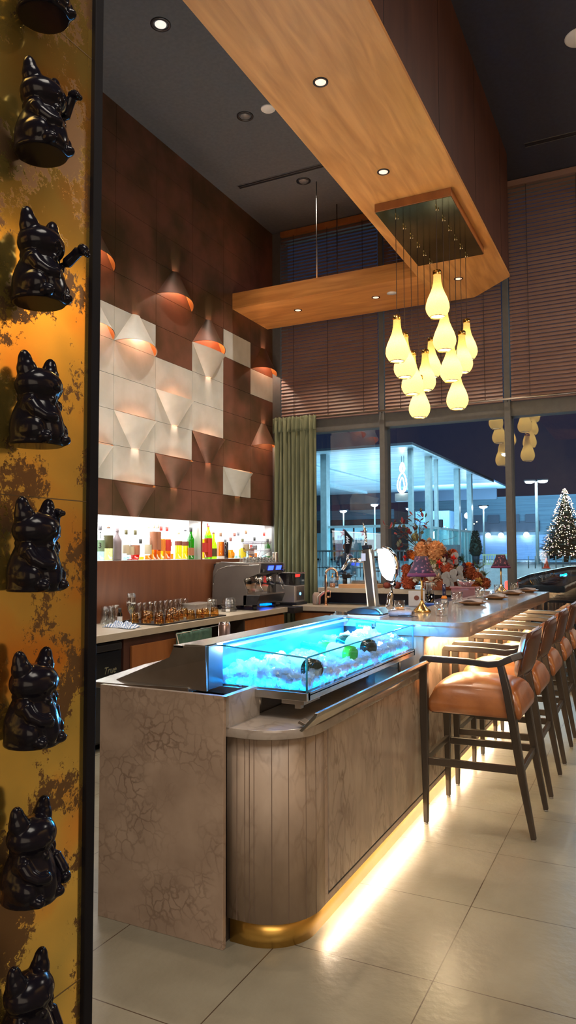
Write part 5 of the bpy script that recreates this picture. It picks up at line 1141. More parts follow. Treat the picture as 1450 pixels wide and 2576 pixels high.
for i in range(3): ZG.box(-0.010, 0.014, -0.0102, -0.0095, 0.065+0.016*i, 0.071+0.016*i).hexa([(0.008, -0.0102, 0.071+0.016*i-0.006), (0.014, -0.0102, 0.065+0.016*i), (0.014, -0.0095, 0.065+0.016*i), (0.008, -0.0095, 0.065+0.016*i), (-0.010, -0.0102, 0.087+0.016*i-0.006), (-0.004, -0.0102, 0.087+0.016*i), (-0.004, -0.0095, 0.087+0.016*i), (-0.010, -0.0095, 0.087+0.016*i-0.006)])
z_ = ZG.build('handle_mark', LB['white'], tw_); z_.location = (-0.165, -0.045, 0.395)
MB().tube([(-0.05, -0.012, 0.45), (-0.05, -0.012, 0.50)], 0.010, 12).tube([(-0.05, -0.012, 0.49), (-0.056, -0.012, 0.56), (-0.070, -0.012, 0.600)], [(0.014, 0.008), (0.016, 0.007), (0.003, 0.002)], 14).build('tall_handle', CHROME, tw_)
MB().box(-0.035, -0.005, -0.0405, -0.0395, 0.345, 0.395).xform(Matrix.Translation((-0.035, -0.006, 0.0))).build('badge', mat('badge_white', (0.75, 0.75, 0.8), 0.3), tw_)
md = thing('medallion_tap', 'curved chrome beer tap with a large glowing white oval medallion', 'beer tap', (-1.55, 4.60, ZB2))
body = [(0.0, 0.0), (0.003, 0.06), (0.012, 0.12), (0.032, 0.19), (0.055, 0.26), (0.062, 0.32), (0.045, 0.38), (0.012, 0.42), (-0.035, 0.438)]
MB().tube([(x, 0, z) for x, z in body], [(0.030, 0.022), (0.030, 0.021), (0.029, 0.020), (0.027, 0.018), (0.024, 0.014), (0.022, 0.012), (0.021, 0.011), (0.020, 0.010), (0.018, 0.008)], 16).build('arched_body', CHROME, md)
mp_ = [(-0.066+0.0, 0.425), (-0.030, 0.426), (0.005, 0.405), (0.030, 0.365), (0.042, 0.315), (0.036, 0.26), (0.022, 0.213), (-0.010, 0.222), (-0.040, 0.250), (-0.060, 0.300), (-0.068, 0.36)]
MB().prism(mp_, -0.016, 0.012, axis='Y').build('medallion', glow('lit_medallion', (0.86, 0.93, 1.0), 2.2), md, bevel=0.003)
text_obj('medallion_lettering', 'PERONI', 0.022, face_M((-0.015, 0.0126, 0.33), (-1, 0, 0), (0, 0, 1)), mat('teal_ink', (0.02, 0.25, 0.35), 0.5), md) if False else None
MB().tube([(-0.10, 0, 0.412), (-0.04, 0, 0.415)], 0.006, 10).tube([(-0.08, 0, 0.40), (-0.08, 0, 0.425)], 0.009, 10).build('side_valve', CHROME, md)
pt = thing('plastic_pitcher', 'clear plastic measuring pitcher behind the far left corner of the glass case', 'pitcher', (-1.80, 4.42, 0.948))
MB().lathe([(0.045, 0.0), (0.047, 0.004), (0.055, 0.17), (0.053, 0.17), (0.045, 0.006)], n=24, caps=False).build('body', PET, pt)
MB().tube([(-0.052, 0, 0.15), (-0.085, 0, 0.145), (-0.085, 0, 0.05), (-0.048, 0, 0.04)], 0.006, 8).build('handle', PET, pt)
tag(MB().box(-2.28, -1.75, 4.305, 5.2, 0.925, 0.948).build('service_shelf', STEEL), 'steel service shelf behind the beer taps', 'shelf')

# staff side shelf behind the bar top with jars and tubs
tag(MB().box(-1.95, -1.505, 5.35, 7.60, 1.0, 1.03).build('staff_shelf', MATS['navy_laminate'], bevel=0.002), 'dark blue shelf just behind the bar top', 'shelf')
uj = thing('utensil_jar', 'dark jar crowded with grey cutlery behind the bar top', 'jar', (-1.78, 6.40, 1.03))
MB().lathe([(0.045, 0), (0.047, 0.10), (0.044, 0.10), (0.042, 0.01)], n=20, caps=False).build('jar', GL['dark'], uj)
random.seed(3); q = MB()
for i in range(22):
    a = random.uniform(0, 2*PI); r_ = random.uniform(0.005, 0.03)
    q.tube([(r_*math.cos(a), r_*math.sin(a), 0.01), (1.7*r_*math.cos(a), 1.7*r_*math.sin(a), 0.15), (1.9*r_*math.cos(a), 1.9*r_*math.sin(a), 0.20)], [(0.003, 0.0015), (0.003, 0.0015), (0.008, 0.002)], 6)
o = q.build('cutlery_bunch', mat('pewter', (0.38, 0.36, 0.34), 0.3, 1.0), uj); o['kind'] = 'stuff'
sb = thing('sauce_bottle', 'slim navy bottle with an orange banded neck behind the bar top', 'bottle', (-1.65, 6.42, 1.03))
MB().lathe([(0.026, 0), (0.027, 0.06), (0.016, 0.09), (0.014, 0.19)], n=20).build('glass', mat('navy_glass', (0.01, 0.015, 0.06), 0.15), sb)
MB().lathe([(0.0275, 0.062), (0.018, 0.088)], n=20, caps=False).build('band', LB['orange'], sb); MB().lathe([(0.0272, 0.01), (0.0276, 0.055)], n=20, caps=False).build('label', LB['white'], sb)
tag(MB().box(-0.12, 0.12, -0.07, 0.07, 0, 0.035).build('blue_box', mat('royal_blue_plastic', (0.02, 0.07, 0.35), 0.4), bevel=0.005), 'flat blue box in front of the cutlery jar', 'box').location = (-1.64, 6.15, 1.03)
pc_ = thing('framed_card', 'small white framed card with a round emblem behind the bar top', 'card', (-1.86, 6.28, 1.03), 0.3)
MB().box(-0.07, 0.07, -0.005, 0.005, 0, 0.13).build('card', MATS['white_card'], pc_)
MB().lathe([(0.0, 0), (0.022, 0), (0.022, 0.001)], n=20).xform(Matrix.Translation((0.0, -0.0055, 0.07)) @ Matrix.Rotation(PI/2, 4, 'X')).build('emblem', LB['maroon'], pc_)
tb = thing('plastic_tub', 'pink tinted clear tub with lid behind the second water glass', 'tub', (-1.66, 7.28, 1.03))
PINK = milky('pink_plastic', (0.92, 0.72, 0.78), 0.55, (0.72, 0.42, 0.46))
MB().box(-0.12, 0.12, -0.09, 0.09, 0, 0.115).build('tub', PINK, tb, bevel=0.012); MB().box(-0.13, 0.13, -0.10, 0.10, 0.115, 0.13).build('lid', PINK, tb, bevel=0.004)
tag(MB().lathe([(0.04, 0.0), (0.085, 0.05), (0.09, 0.065), (0.087, 0.065), (0.038, 0.004), (0, 0.004)], n=28, caps=False).build('steel_bowl', CHROME), 'shiny steel bowl on top of the pink tub', 'bowl').location = (-1.65, 7.28, 1.16)

# ---------------------------------------------------------------- flower arrangement
FC = {'cream': (0.72, 0.50, 0.36), 'rust': (0.42, 0.10, 0.035), 'peach': (0.82, 0.42, 0.18), 'red': (0.80, 0.03, 0.015), 'orange': (0.85, 0.24, 0.02), 'pinkpeach': (0.80, 0.38, 0.28),
      'plum': (0.20, 0.03, 0.055), 'limecream': (0.62, 0.60, 0.30), 'coral': (0.62, 0.14, 0.06), 'white': (0.82, 0.76, 0.66), 'silver': (0.42, 0.42, 0.44), 'green': (0.14, 0.24, 0.05), 'darkgreen': (0.05, 0.11, 0.05), 'goldleaf': (0.75, 0.50, 0.16)}
FM = {k: mat('petals_'+k, v, 0.7, 0, tuple(c*0.6 for c in v), 40) for k, v in FC.items()}
fa_ = thing('flower_arrangement', 'large autumn arrangement of orange, peach, plum and silver flowers on the ledge', 'flowers', (-2.1, 8.1, 1.08))
MB().lathe([(0.11, 0), (0.14, 0.03), (0.15, 0.10), (0.12, 0.14)], n=20).build('vase', FM['rust'], fa_)
def petal(mb, c, d, L_, w_, curl=0.3, mi=0):
    d = Vector(d).normalized(); s_ = d.cross(Vector((0, 0, 1)));
    if s_.length < 0.1: s_ = Vector((1, 0, 0))
    s_.normalize(); n_ = s_.cross(d); c = Vector(c); P = []
    for t_, ww in ((0, 0.15), (0.35, 0.9), (0.7, 1.0), (1.0, 0.25)):
        q = c+d*L_*t_+n_*curl*L_*t_*t_
        P += [q-s_*w_*ww, q+n_*0.12*w_, q+s_*w_*ww]
    fs = [(i*3+k, i*3+k+1, (i+1)*3+k+1, (i+1)*3+k) for i in range(3) for k in range(2)]
    mb.add(P, fs, mi, True)
def bloom_mesh(kind, seed):
    R_ = random.Random(seed); mb = MB()
    if kind == 'ball':
        mb.ball((0, 0, 0), 0.72, 12, 8)
        for i in range(95):
            z = 1-2*(i+0.5)/95; a = i*2.39996; r_ = (1-z*z)**0.5; d = Vector((r_*math.cos(a), r_*math.sin(a), z))
            for k in range(3):
                dd = (d+Vector((R_.uniform(-.9, .9), R_.uniform(-.9, .9), R_.uniform(-.9, .9)))).normalized()
                petal(mb, d*0.66, dd, 0.34, 0.13, R_.uniform(-.2, .5))
    elif kind == 'rose':
        for ring, (n, tl, L_) in enumerate(((5, 0.25, 0.45), (6, 0.55, 0.62), (8, 0.9, 0.8), (9, 1.3, 0.95))):
            for k in range(n):
                a = 2*PI*(k+ring*0.37)/n; d = Vector((-math.cos(tl), math.sin(tl)*math.cos(a), math.sin(tl)*math.sin(a)))
                d = Vector((math.sin(tl)*math.cos(a), -math.cos(tl), math.sin(tl)*math.sin(a)))
                petal(mb, (0, 0.15, 0), d, L_, 0.36, -0.45)
        mb.ball((0, -0.25, 0), 0.25, 10, 6)
    elif kind == 'petal':
        for k in range(26):
            d = Vector((R_.uniform(-1, 1), R_.uniform(-1, 0.5), R_.uniform(-0.7, 1))); petal(mb, d*0.15, d, R_.uniform(0.7, 1.0), 0.22, R_.uniform(-.3, .6))
    elif kind == 'disc':
        for k in range(5):
            c = Vector((R_.uniform(-.5, .5), R_.uniform(-.3, .3), R_.uniform(-.5, .5))); r_ = R_.uniform(0.42, 0.6)
            ax = Vector((R_.uniform(-.5, .5), -1, R_.uniform(-.4, .4))).normalized(); s_ = ax.cross(Vector((0, 0, 1))).normalized(); u_ = s_.cross(ax)
            mb.add([c]+[c+s_*r_*math.cos(2*PI*i/16)+u_*r_*1.2*math.sin(2*PI*i/16) for i in range(16)], [(0, 1+i, 1+(i+1) % 16) for i in range(16)])
    elif kind == 'fern':
        for f_ in range(13):
            d = Vector((R_.uniform(-1, 1), R_.uniform(-1, 0.2), R_.uniform(-0.2, 1))).normalized(); s_ = d.cross(Vector((0, 0, 1))).normalized()
            for k in range(9):
                c = d*(0.15+0.11*k)
                for sg in (-1, 1): petal(mb, c, d*0.5+s_*sg, 0.26*(1-k/11), 0.05, 0.1)
    return mb
BM = {}
FLW = [(-2.235,8.15,1.607,0.058,'rose','cream'),(-2.337,8.14,1.612,0.035,'ball','rust'),(-2.313,8.06,1.512,0.088,'ball','peach'),(-2.158,8.06,1.511,0.097,'ball','peach'),(-2.26,8.13,1.553,0.062,'ball','peach'),(-2.511,8.12,1.435,0.026,'petal','red'),(-2.466,8.12,1.476,0.044,'ball','rust'),(-2.418,8.08,1.458,0.04,'ball','orange'),(-2.265,8.11,1.444,0.049,'rose','pinkpeach'),(-2.16,8.11,1.422,0.08,'petal','plum'),(-2.042,8.11,1.422,0.071,'petal','plum'),(-2.086,8.02,1.374,0.034,'petal','red'),(-1.945,8.09,1.422,0.035,'petal','red'),(-2.191,8.09,1.373,0.062,'ball','limecream'),(-2.179,8.12,1.292,0.066,'ball','orange'),(-2.228,8.12,1.242,0.053,'ball','orange'),(-2.497,8.14,1.17,0.088,'ball','coral'),(-2.516,8.1,1.303,0.053,'ball','coral'),(-2.186,8.05,1.181,0.062,'petal','white'),(-2.118,8.05,1.214,0.049,'petal','cream'),(-2.03,8.05,1.312,0.062,'ball','coral'),(-1.985,8.03,1.317,0.044,'rose','pinkpeach'),(-1.899,8.1,1.295,0.044,'disc','silver'),(-1.897,8.08,1.19,0.049,'disc','silver'),(-1.964,8.06,1.251,0.049,'disc','silver'),(-2.049,8.05,1.208,0.058,'disc','silver'),(-1.982,8.05,1.171,0.04,'disc','silver'),(-1.851,8.11,1.164,0.035,'disc','silver'),(-1.776,8.07,1.279,0.058,'ball','rust'),(-1.708,8.05,1.215,0.058,'ball','rust'),(-1.621,8.08,1.159,0.053,'ball','rust'),(-1.829,8.06,1.344,0.04,'petal','plum'),(-1.746,8.1,1.348,0.031,'petal','plum'),(-1.705,8.15,1.313,0.084,'fern','green'),(-1.635,8.12,1.245,0.058,'fern','green'),(-1.882,8.07,1.401,0.062,'fern','darkgreen'),(-2.031,8.14,1.471,0.053,'fern','green'),(-2.416,8.13,1.672,0.04,'ball','limecream'),(-2.461,8.12,1.613,0.044,'fern','green'),(-2.285,8.14,1.273,0.058,'ball','rust'),(-2.349,8.13,1.385,0.062,'ball','orange'),(-2.124,8.13,1.141,0.044,'ball','rust'),(-2.271,8.09,1.14,0.053,'ball','rust'),(-2.404,8.15,1.226,0.062,'ball','limecream'),(-1.668,8.07,1.185,0.04,'petal','goldleaf'),(-1.944,8.13,1.13,0.044,'ball','rust')]
random.seed(12)
for i in range(62):                                        # filler blooms deeper in the arrangement
    t_ = random.random(); x = -2.44+0.80*t_; top = 1.60-0.36*max(0, (t_-0.35)/0.65)-0.25*max(0, (0.12-t_)/0.12); z = random.uniform(1.13, top)
    kd, c_ = random.choice((('ball', 'rust'), ('ball', 'coral'), ('petal', 'white'), ('petal', 'cream'), ('ball', 'limecream'), ('petal', 'plum'), ('disc', 'silver'), ('petal', 'plum'), ('fern', 'green'), ('ball', 'orange'), ('ball', 'limecream'), ('petal', 'white'), ('disc', 'silver'), ('fern', 'darkgreen'), ('petal', 'coral'), ('ball', 'peach')))
    FLW.append((x, random.uniform(8.11, 8.2), z, random.uniform(0.042, 0.062), kd, c_))
for i, (x, y, z, r_, kd, c_) in enumerate(FLW):
    key = (kd, c_)
    if key not in BM:
        o = bloom_mesh(kd, i).build('bloom' if kd != 'fern' else 'fern_frond', FM[c_], fa_); BM[key] = o
    else: o = BM[key].copy(); COL.objects.link(o); o.parent = fa_
    if kd == 'disc' or c_ in ('white', 'cream', 'red', 'goldleaf'): y -= 0.09
    o.location = (x+2.1, y-8.1, z-1.08); o.scale = (r_*1.3,)*3
    if kd != 'rose': o.rotation_euler = (0, 0, i*0.9 if kd == 'ball' else 0)
LV = [(-2.319,1.903),(-2.357,1.859),(-2.39,1.824),(-2.293,1.835),(-2.414,1.793),(-2.46,1.771),(-2.517,1.781),(-2.555,1.75),(-2.592,1.782),(-2.63,1.797),(-2.658,1.829),(-2.673,1.774),(-2.721,1.812),(-2.508,1.726),(-2.461,1.703),(-2.546,1.681),(-2.603,1.705),(-2.391,1.747),(-2.344,1.769),(-2.312,1.746),(-2.275,1.812),(-2.486,1.644),(-2.557,1.599),(-2.595,1.554),(-2.519,1.581),(-2.628,1.591),(-2.378,1.702),(-2.431,1.852),(-2.328,1.949),(-2.421,1.924),(-2.292,1.894),(-2.581,1.522),(-2.482,1.522),(-2.53,1.827)]
random.seed(8)
EU = [mat('eucalyptus_red', (0.22, 0.03, 0.035), 0.6), mat('eucalyptus_green', (0.11, 0.12, 0.075), 0.6)]
lf = MB()
for i, (x, z) in enumerate(LV):
    for k in range(3):
        d = Vector((random.uniform(-1, 1), random.uniform(-0.5, 0.5), random.uniform(-0.4, 1)))
        petal(lf, (x+2.1+random.uniform(-.015, .015), -0.05+random.uniform(-.04, .04), z-1.08), d, random.uniform(0.05, 0.08), 0.019, random.uniform(-.2, .4), 0 if (i+k) % 2 else 1)
lf.build('eucalyptus_leaves', EU, fa_)
BRN = mat('twig_brown', (0.09, 0.05, 0.03), 0.8)
br = MB()
for (x, z) in LV[::2]:
    br.tube([(-0.25, 0.0, 0.45), ((x+2.1)*0.55-0.12, -0.03, (z-1.08)*0.6+0.2), (x+2.1, -0.05, z-1.08)], [0.004, 0.003, 0.0015], 6)
br.tube([(-0.02, 0, 0.50), (0.02, -0.02, 0.56), (0.12, -0.02, 0.575), (0.17, -0.02, 0.60), (0.13, -0.02, 0.66), (0.15, -0.02, 0.72)], 0.002, 6)
br.build('branches', BRN, fa_)
for x, y, z, r_, lb in ((-2.66, 8.2, 1.08, 0.055, 'small dark red pumpkin left of the coral flower ball'), (-2.79, 8.22, 1.08, 0.048, 'smaller red pumpkin beside the lit medallion')):
    t = thing('pumpkin', lb, 'pumpkin', (x, y, z)); pm = MB(); n = 40
    prof_ = [(0.001, 0.06), (0.5, 0.0), (0.9, 0.35), (1.0, 0.75), (0.85, 1.2), (0.45, 1.45), (0.05, 1.35)]
    vs = []
    for a_, b_ in prof_:
        for k in range(n):
            a = 2*PI*k/n; q = 1-0.09*abs(math.sin(4*a)) if a_ > 0.2 else 1; vs.append((r_*a_*q*math.cos(a), r_*a_*q*math.sin(a), r_*b_))
    pm.add(vs, [(i*n+k, i*n+(k+1) % n, (i+1)*n+(k+1) % n, (i+1)*n+k) for i in range(6) for k in range(n)], 0, True).build('body', mat('pumpkin_red', (0.22, 0.035, 0.02), 0.45), t)
    MB().tube([(0, 0, r_*1.3), (0.004, 0, r_*1.7)], [0.008, 0.005], 8).build('stem', BRN, t)
# ---------------------------------------------------------------- the street beyond the glass
PAVE = mat('wet_paving', (0.16, 0.19, 0.19), 0.45, 0, (0.11, 0.13, 0.13), 0.6)
g = MB(); prof_g = [(8.62, -0.12), (14, 0.0), (30, 0.85), (120, 0.9)]
for i in range(3):
    (y0, z0), (y1, z1) = prof_g[i], prof_g[i+1]
    g.hexa([(-70, y0, z0-0.2), (40, y0, z0-0.2), (40, y1, z1-0.2), (-70, y1, z1-0.2), (-70, y0, z0), (40, y0, z0), (40, y1, z1), (-70, y1, z1)])
tag(g.build('street_ground', PAVE), 'grey paved square beyond the windows', 'ground', kind='structure')
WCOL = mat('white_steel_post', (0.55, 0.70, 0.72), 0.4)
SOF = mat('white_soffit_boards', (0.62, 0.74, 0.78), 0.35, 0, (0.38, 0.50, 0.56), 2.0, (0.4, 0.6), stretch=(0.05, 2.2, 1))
DKB = mat('dark_fascia', (0.03, 0.035, 0.05), 0.6)
pav = thing('street_pavilion', 'pavilion with a large blue lit canopy, white posts and a glass front across the street', 'building', (-9.35, 31.2, 0.85))
def Q(o): o.location = (9.35, -31.2, -0.85); return o
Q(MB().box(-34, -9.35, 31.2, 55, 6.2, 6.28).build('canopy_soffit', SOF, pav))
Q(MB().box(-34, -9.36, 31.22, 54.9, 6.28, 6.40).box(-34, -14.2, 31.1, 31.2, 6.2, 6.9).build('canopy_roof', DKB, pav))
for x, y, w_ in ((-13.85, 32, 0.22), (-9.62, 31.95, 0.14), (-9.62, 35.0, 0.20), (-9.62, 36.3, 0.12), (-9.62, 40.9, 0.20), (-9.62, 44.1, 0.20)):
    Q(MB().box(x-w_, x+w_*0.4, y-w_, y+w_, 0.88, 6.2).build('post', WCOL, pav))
Q(MB().box(-14.0, -9.6, 31.95, 32.05, 2.66, 2.78).box(-9.68, -9.58, 32, 46, 2.66, 2.78).build('mid_rail', WCOL, pav))
PG = milky('teal_screen_glass', (0.55, 0.80, 0.80), 0.38, (0.42, 0.66, 0.62))
Q(MB().box(-14.0, -9.6, 31.98, 32.0, 0.9, 2.66).build('screen_panel', clear('screen_glass', (0.75, 0.92, 0.92)), pav))
for y0, y1 in ((32.1, 34.8), (34.9, 38.4), (38.5, 41.5), (41.6, 45.9)):
    Q(MB().box(-9.64, -9.62, y0, y1, 0.9, 2.66).build('screen_panel', PG, pav))
for y in (32.6, 33.3, 38.45, 39.3, 42.2, 43.0): Q(MB().box(-9.66, -9.56, y-0.04, y+0.04, 0.9, 2.66).build('mullion', WCOL, pav))
Q(MB().box(-30, -10, 54.5, 54.7, 5.4, 6.2).build('back_beam', DKB, pav))
Q(MB().box(-20, -19.5, 33, 53, 6.05, 6.2).box(-16.2, -15.9, 33, 53, 6.12, 6.2).build('soffit_track', WCOL, pav))
# white neon teardrop on the pavilion
NEON = glow('white_neon', (0.92, 1.0, 0.96), 9)
def loop(cx_, cz_, a, b, n=28, sk=0.0): return [(cx_+a*math.sin(2*PI*i/n)*(1-0.25*math.cos(2*PI*i/n))+sk*math.cos(2*PI*i/n), 0, cz_+b*math.cos(2*PI*i/n)) for i in range(n+1)]
ne = thing('neon_sign', 'white neon outline of a teardrop pendant hanging under the canopy', 'neon sign', (-10.72, 34, 5.0))
MB().tube(loop(0.0, -0.12, 0.22, 0.48, sk=0.02), 0.032, 8).tube(loop(0.0, -0.20, 0.11, 0.33), 0.028, 8).tube(loop(0.02, 0.62, 0.11, 0.23), 0.032, 8).tube(loop(0.02, 0.58, 0.05, 0.15), 0.024, 8).build('neon_tube', NEON, ne)
MB().tube([(-0.02, 0, 0.86), (-0.02, 0, 1.19)], 0.01, 6).tube([(0.1, 0, 0.86), (0.1, 0, 1.19)], 0.01, 6).build('hanger', DKB, ne)
MB().box(-0.4, 0.35, 0.1, 0.5, -1.0, -0.62).build('control_box', mat('pale_metal_box', (0.45, 0.44, 0.42), 0.5), ne)
# lamp posts
LH = glow('street_lamp_lens', (0.72, 0.90, 1.0), 60)
def lamp_post(x, y, z, label, heads=1, r_=0.06):
    t = thing('street_lamp', label, 'street lamp', (x, y, 0.87), 0, 'street lamps on the square')
    MB().tube([(0, 0, 0), (0, 0, z-0.87)], [r_*1.1, r_*0.7], 8).build('pole', WCOL, t)
    for k in range(heads):
        dx = 0 if heads == 1 else (-0.32 if k == 0 else 0.34)
        h = MB().box(dx-0.28, dx+0.28, -0.16, 0.16, z-0.84, z-0.77).build('lamp_head', DKB, t)
        MB().ball((dx, -0.03, z-0.88), (0.24, 0.12, 0.09), 12, 8).build('lens', LH, h)
lamp_post(-9.06, 45, 4.265, 'single street lamp right of the pavilion posts'); lamp_post(-16.06, 45, 4.61, 'street lamp seen at the right of the left window pane')
lamp_post(-18.25, 45, 4.26, 'street lamp seen in the middle of the left window pane'); lamp_post(-13.69, 45, 4.28, 'street lamp just left of the flowers, under the neon sign')
lamp_post(-6.79, 40, 6.74, 'tall street lamp touching the right window mullion'); lamp_post(-5.30, 40, 5.21, 'double headed street lamp beside the lit fir tree', 2, 0.09)
# buildings behind
SID = mat('blue_grey_siding', (0.12, 0.17, 0.19), 0.7, 0, (0.08, 0.12, 0.145), 1.2, stretch=(0.3, 1, 9))
BRK = mat('dark_brick', (0.10, 0.05, 0.045), 0.8, 0, (0.06, 0.04, 0.04), 3)
bd = thing('warehouse', 'long blue lit warehouse with siding behind the square', 'building', (-9, 62, 0.9))
def W(o): o.location = (9, -62, -0.9); return o
W(MB().box(-19.0, -4.5, 62, 70, 0.9, 6.1).build('wall', SID, bd)); W(MB().box(-13.5, -8.0, 61.7, 62, 3.2, 4.05).build('dark_band', DKB, bd))
for x in (-13.0, -11.6, -10.0, -8.6): W(MB().box(x-0.45, x+0.45, 61.6, 61.7, 3.9, 4.6).build('roof_unit', DKB, bd))
W(MB().box(-12.9, -7.4, 61.8, 62.0, 0.9, 2.9).build('lower_wall', mat('blue_block_wall', (0.22, 0.28, 0.40), 0.6, 0, (0.16, 0.21, 0.32), 1.2, stretch=(0.5, 1, 7)), bd))
WL = glow('wall_lamp_lens', (0.70, 0.86, 1.0), 45)
for x, y, z, lb in ((-12.03, 61.5, 2.89, 'bright wall lamp low behind the potted conifer'), (-10.99, 61.5, 2.88, 'bright wall lamp on the blue wall, left of the mullion'), (-8.98, 61.5, 2.91, 'bright wall lamp on the blue wall, right of the mullion'),
                    (-10.19, 38, 2.42, 'bright globe behind the pavilion screen, above the flowers'), (-11.6, 52, 4.1, 'big bright flood lamp between the pavilion posts')):
    t = thing('wall_lamp', lb, 'outdoor lamp', (x, y, z)); MB().box(-0.12, 0.12, 0.0, 0.2, -0.1, 0.25).build('housing', DKB, t); MB().ball((0, -0.05, 0), (0.22, 0.12, 0.2), 12, 8).build('lens', WL, t)
br_ = thing('brick_shop', 'low dark brick shop behind the pavilion on the left', 'building', (-24, 58, 0.9))
def W2(o): o.location = (24, -58, -0.9); return o
W2(MB().box(-34, -19.0, 58, 66, 0.9, 5.0).build('wall', BRK, br_)); W2(MB().box(-34, -19, 57.8, 58, 4.3, 5.1).build('parapet', SID, br_))
for x in (-27.5, -25.3, -22.0, -20.4): W2(MB().box(x-0.8, x+0.8, 57.8, 58, 1.0, 3.2).build('window', mat('shop_window', (0.05, 0.10, 0.14), 0.1, emit=(0.1, 0.3, 0.4), es=0.25), br_))
W2(MB().box(-24.2, -23.2, 57.75, 58, 0.9, 3.4).build('door', WCOL, br_))
sh = thing('white_shed', 'white clad shed with a lamp between the pavilion posts', 'building', (-14.5, 52, 0.9))
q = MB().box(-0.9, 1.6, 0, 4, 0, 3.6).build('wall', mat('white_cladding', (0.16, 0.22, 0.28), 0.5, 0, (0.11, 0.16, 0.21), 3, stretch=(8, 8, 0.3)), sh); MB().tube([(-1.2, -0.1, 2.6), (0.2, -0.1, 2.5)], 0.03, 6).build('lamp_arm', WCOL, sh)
tag(MB().box(-0.22, 0.22, 0, 0.3, 0, 0.40).build('louvre_vent', DKB), 'dark louvred box above the pavilion screen', 'vent').location = (-9.75, 36.8, 2.785)
tag(MB().box(-0.35, 0.35, 0, 0.6, 0, 1.0).build('planter_box', mat('grey_planter', (0.15, 0.20, 0.22), 0.6)), 'grey planter box left of the potted conifer', 'planter').location = (-8.35, 33.6, 0.85)
# flags and bunting
FLR = mat('flag_red', (0.55, 0.03, 0.06), 0.7); FLW_ = mat('flag_white', (0.7, 0.75, 0.8), 0.7)
for x, lb in ((-14.0, 'red and white flag banner behind the left pane, beside the curtain'), (-12.9, 'red and white flag banner behind the left pane, right one')):
    t = thing('flag_banner', lb, 'flag', (x, 34.5, 2.5), 0, 'flag banners behind the pavilion screen')
    MB().box(-0.5, 0.5, 0, 0.02, -0.35, 0.3).build('cloth', FLW_, t)
    MB().prism([(0.22*(1 if i % 2 == 0 else 0.45)*math.sin(i*PI/5), 0.22*(1 if i % 2 == 0 else 0.45)*math.cos(i*PI/5)) for i in range(10)], -0.02, -0.005, axis='Y').build('emblem', FLR, t)
bu = MB()
for i in range(14):
    bu.ball((-11.9+0.17*i, 46, 3.25-0.5*math.sin(PI*i/13)+0.15*(i/13)), 0.035, 6, 4)
tag(bu.build('string_lights', glow('festoon_bulb', (1.0, 0.85, 0.45), 14)), 'sagging string of warm bulbs between the posts', 'string lights', kind='stuff')
# potted conifer
CON = mat('conifer_green', (0.025, 0.06, 0.045), 0.9, 0, (0.015, 0.035, 0.03), 8)
def conifer(mb, h, r_, n, seed, tiers=26, z0=0.0):
    R_ = random.Random(seed)
    for i in range(tiers):
        f = i/(tiers-1); z = z0+h*f; rr = r_*(1-f)**0.85+0.03
        k_ = max(6, int(n*(1-f)+6))
        for k in range(k_):
            a = R_.uniform(0, 2*PI); d = Vector((math.cos(a), math.sin(a), -0.25+R_.uniform(-.15, .25)))
            petal(mb, (d.x*rr*0.25, d.y*rr*0.25, z), d, rr*R_.uniform(0.65, 0.95), rr*0.10+0.015, 0.1)
    mb.lathe([(r_*0.62, z0+0.02), (r_*0.3, z0+h*0.55), (0.02, z0+h)], n=10)
cf = thing('potted_conifer', 'dark clipped conifer in a dark planter across the street', 'potted tree', (-7.87, 37, 0.89))
mb = MB(); 
for i in range(700):
    rr_ = random.uniform(0, 1); z = 0.5+1.15*rr_; w_ = 0.33*(1-rr_)**0.5+0.04; a = random.uniform(0, 2*PI)
    petal(mb, (w_*0.8*math.cos(a), w_*0.8*math.sin(a), z), (math.cos(a), math.sin(a), random.uniform(-.2, .9)), 0.10, 0.03)
mb.lathe([(0.22, 0.45), (0.30, 0.7), (0.25, 1.1), (0.04, 1.68)], n=14).build('foliage', CON, cf)
MB().lathe([(0.16, 0.0), (0.20, 0.5), (0.17, 0.5)], n=16).build('planter', DKB, cf)
# lit fir tree
xt = thing('christmas_tree', 'tall fir tree covered in warm lights at the right edge', 'christmas tree', (-4.1, 42, 0.95))
mb = MB(); conifer(mb, 3.6, 1.35, 60, 4, 34, 0.35); mb.build('branches', CON, xt)
MB().tube([(0, 0, 0), (0, 0, 0.6)], 0.12, 8).build('trunk', BRN, xt)
R_ = random.Random(9); lt = MB()
for i in range(650):
    f = R_.random()**1.25; z = 0.35+3.65*f; rr = (1.32*(1-f)**0.85+0.04)*R_.uniform(0.75, 1.02); a = R_.uniform(PI, 2*PI)
    lt.ball((rr*math.cos(a), rr*math.sin(a), z), R_.uniform(0.014, 0.026), 5, 3, mi=R_.choice((0, 0, 0, 1, 2)))
o = lt.build('fairy_lights', [glow('fairy_warm', (1.0, 0.72, 0.40), 3.5), glow('fairy_white', (1.0, 0.9, 0.85), 3), glow('fairy_pink', (1.0, 0.50, 0.50), 3)], xt); o['kind'] = 'stuff'
fn = thing('picket_fence', 'row of slim posts in front of the lit fir tree', 'fence', (-3.4, 30.5, 0.85))
for i in range(10): MB().tube([(0.26*i-1.0, 0, 0), (0.26*i-1.0, 0, 0.5)], 0.022, 6).build('picket', mat('grey_picket', (0.18, 0.22, 0.22), 0.6), fn)
pf = thing('picket_fence', 'pale yellow picket fence right of the potted conifer', 'fence', (-6.6, 36, 0.79))
YP = mat('pale_yellow_paint', (0.62, 0.66, 0.40), 0.6)
MB().box(-0.75, 0.9, 0, 0.03, 0.55, 0.62).box(-0.75, 0.9, 0, 0.03, 0.1, 0.16).build('rail', YP, pf)
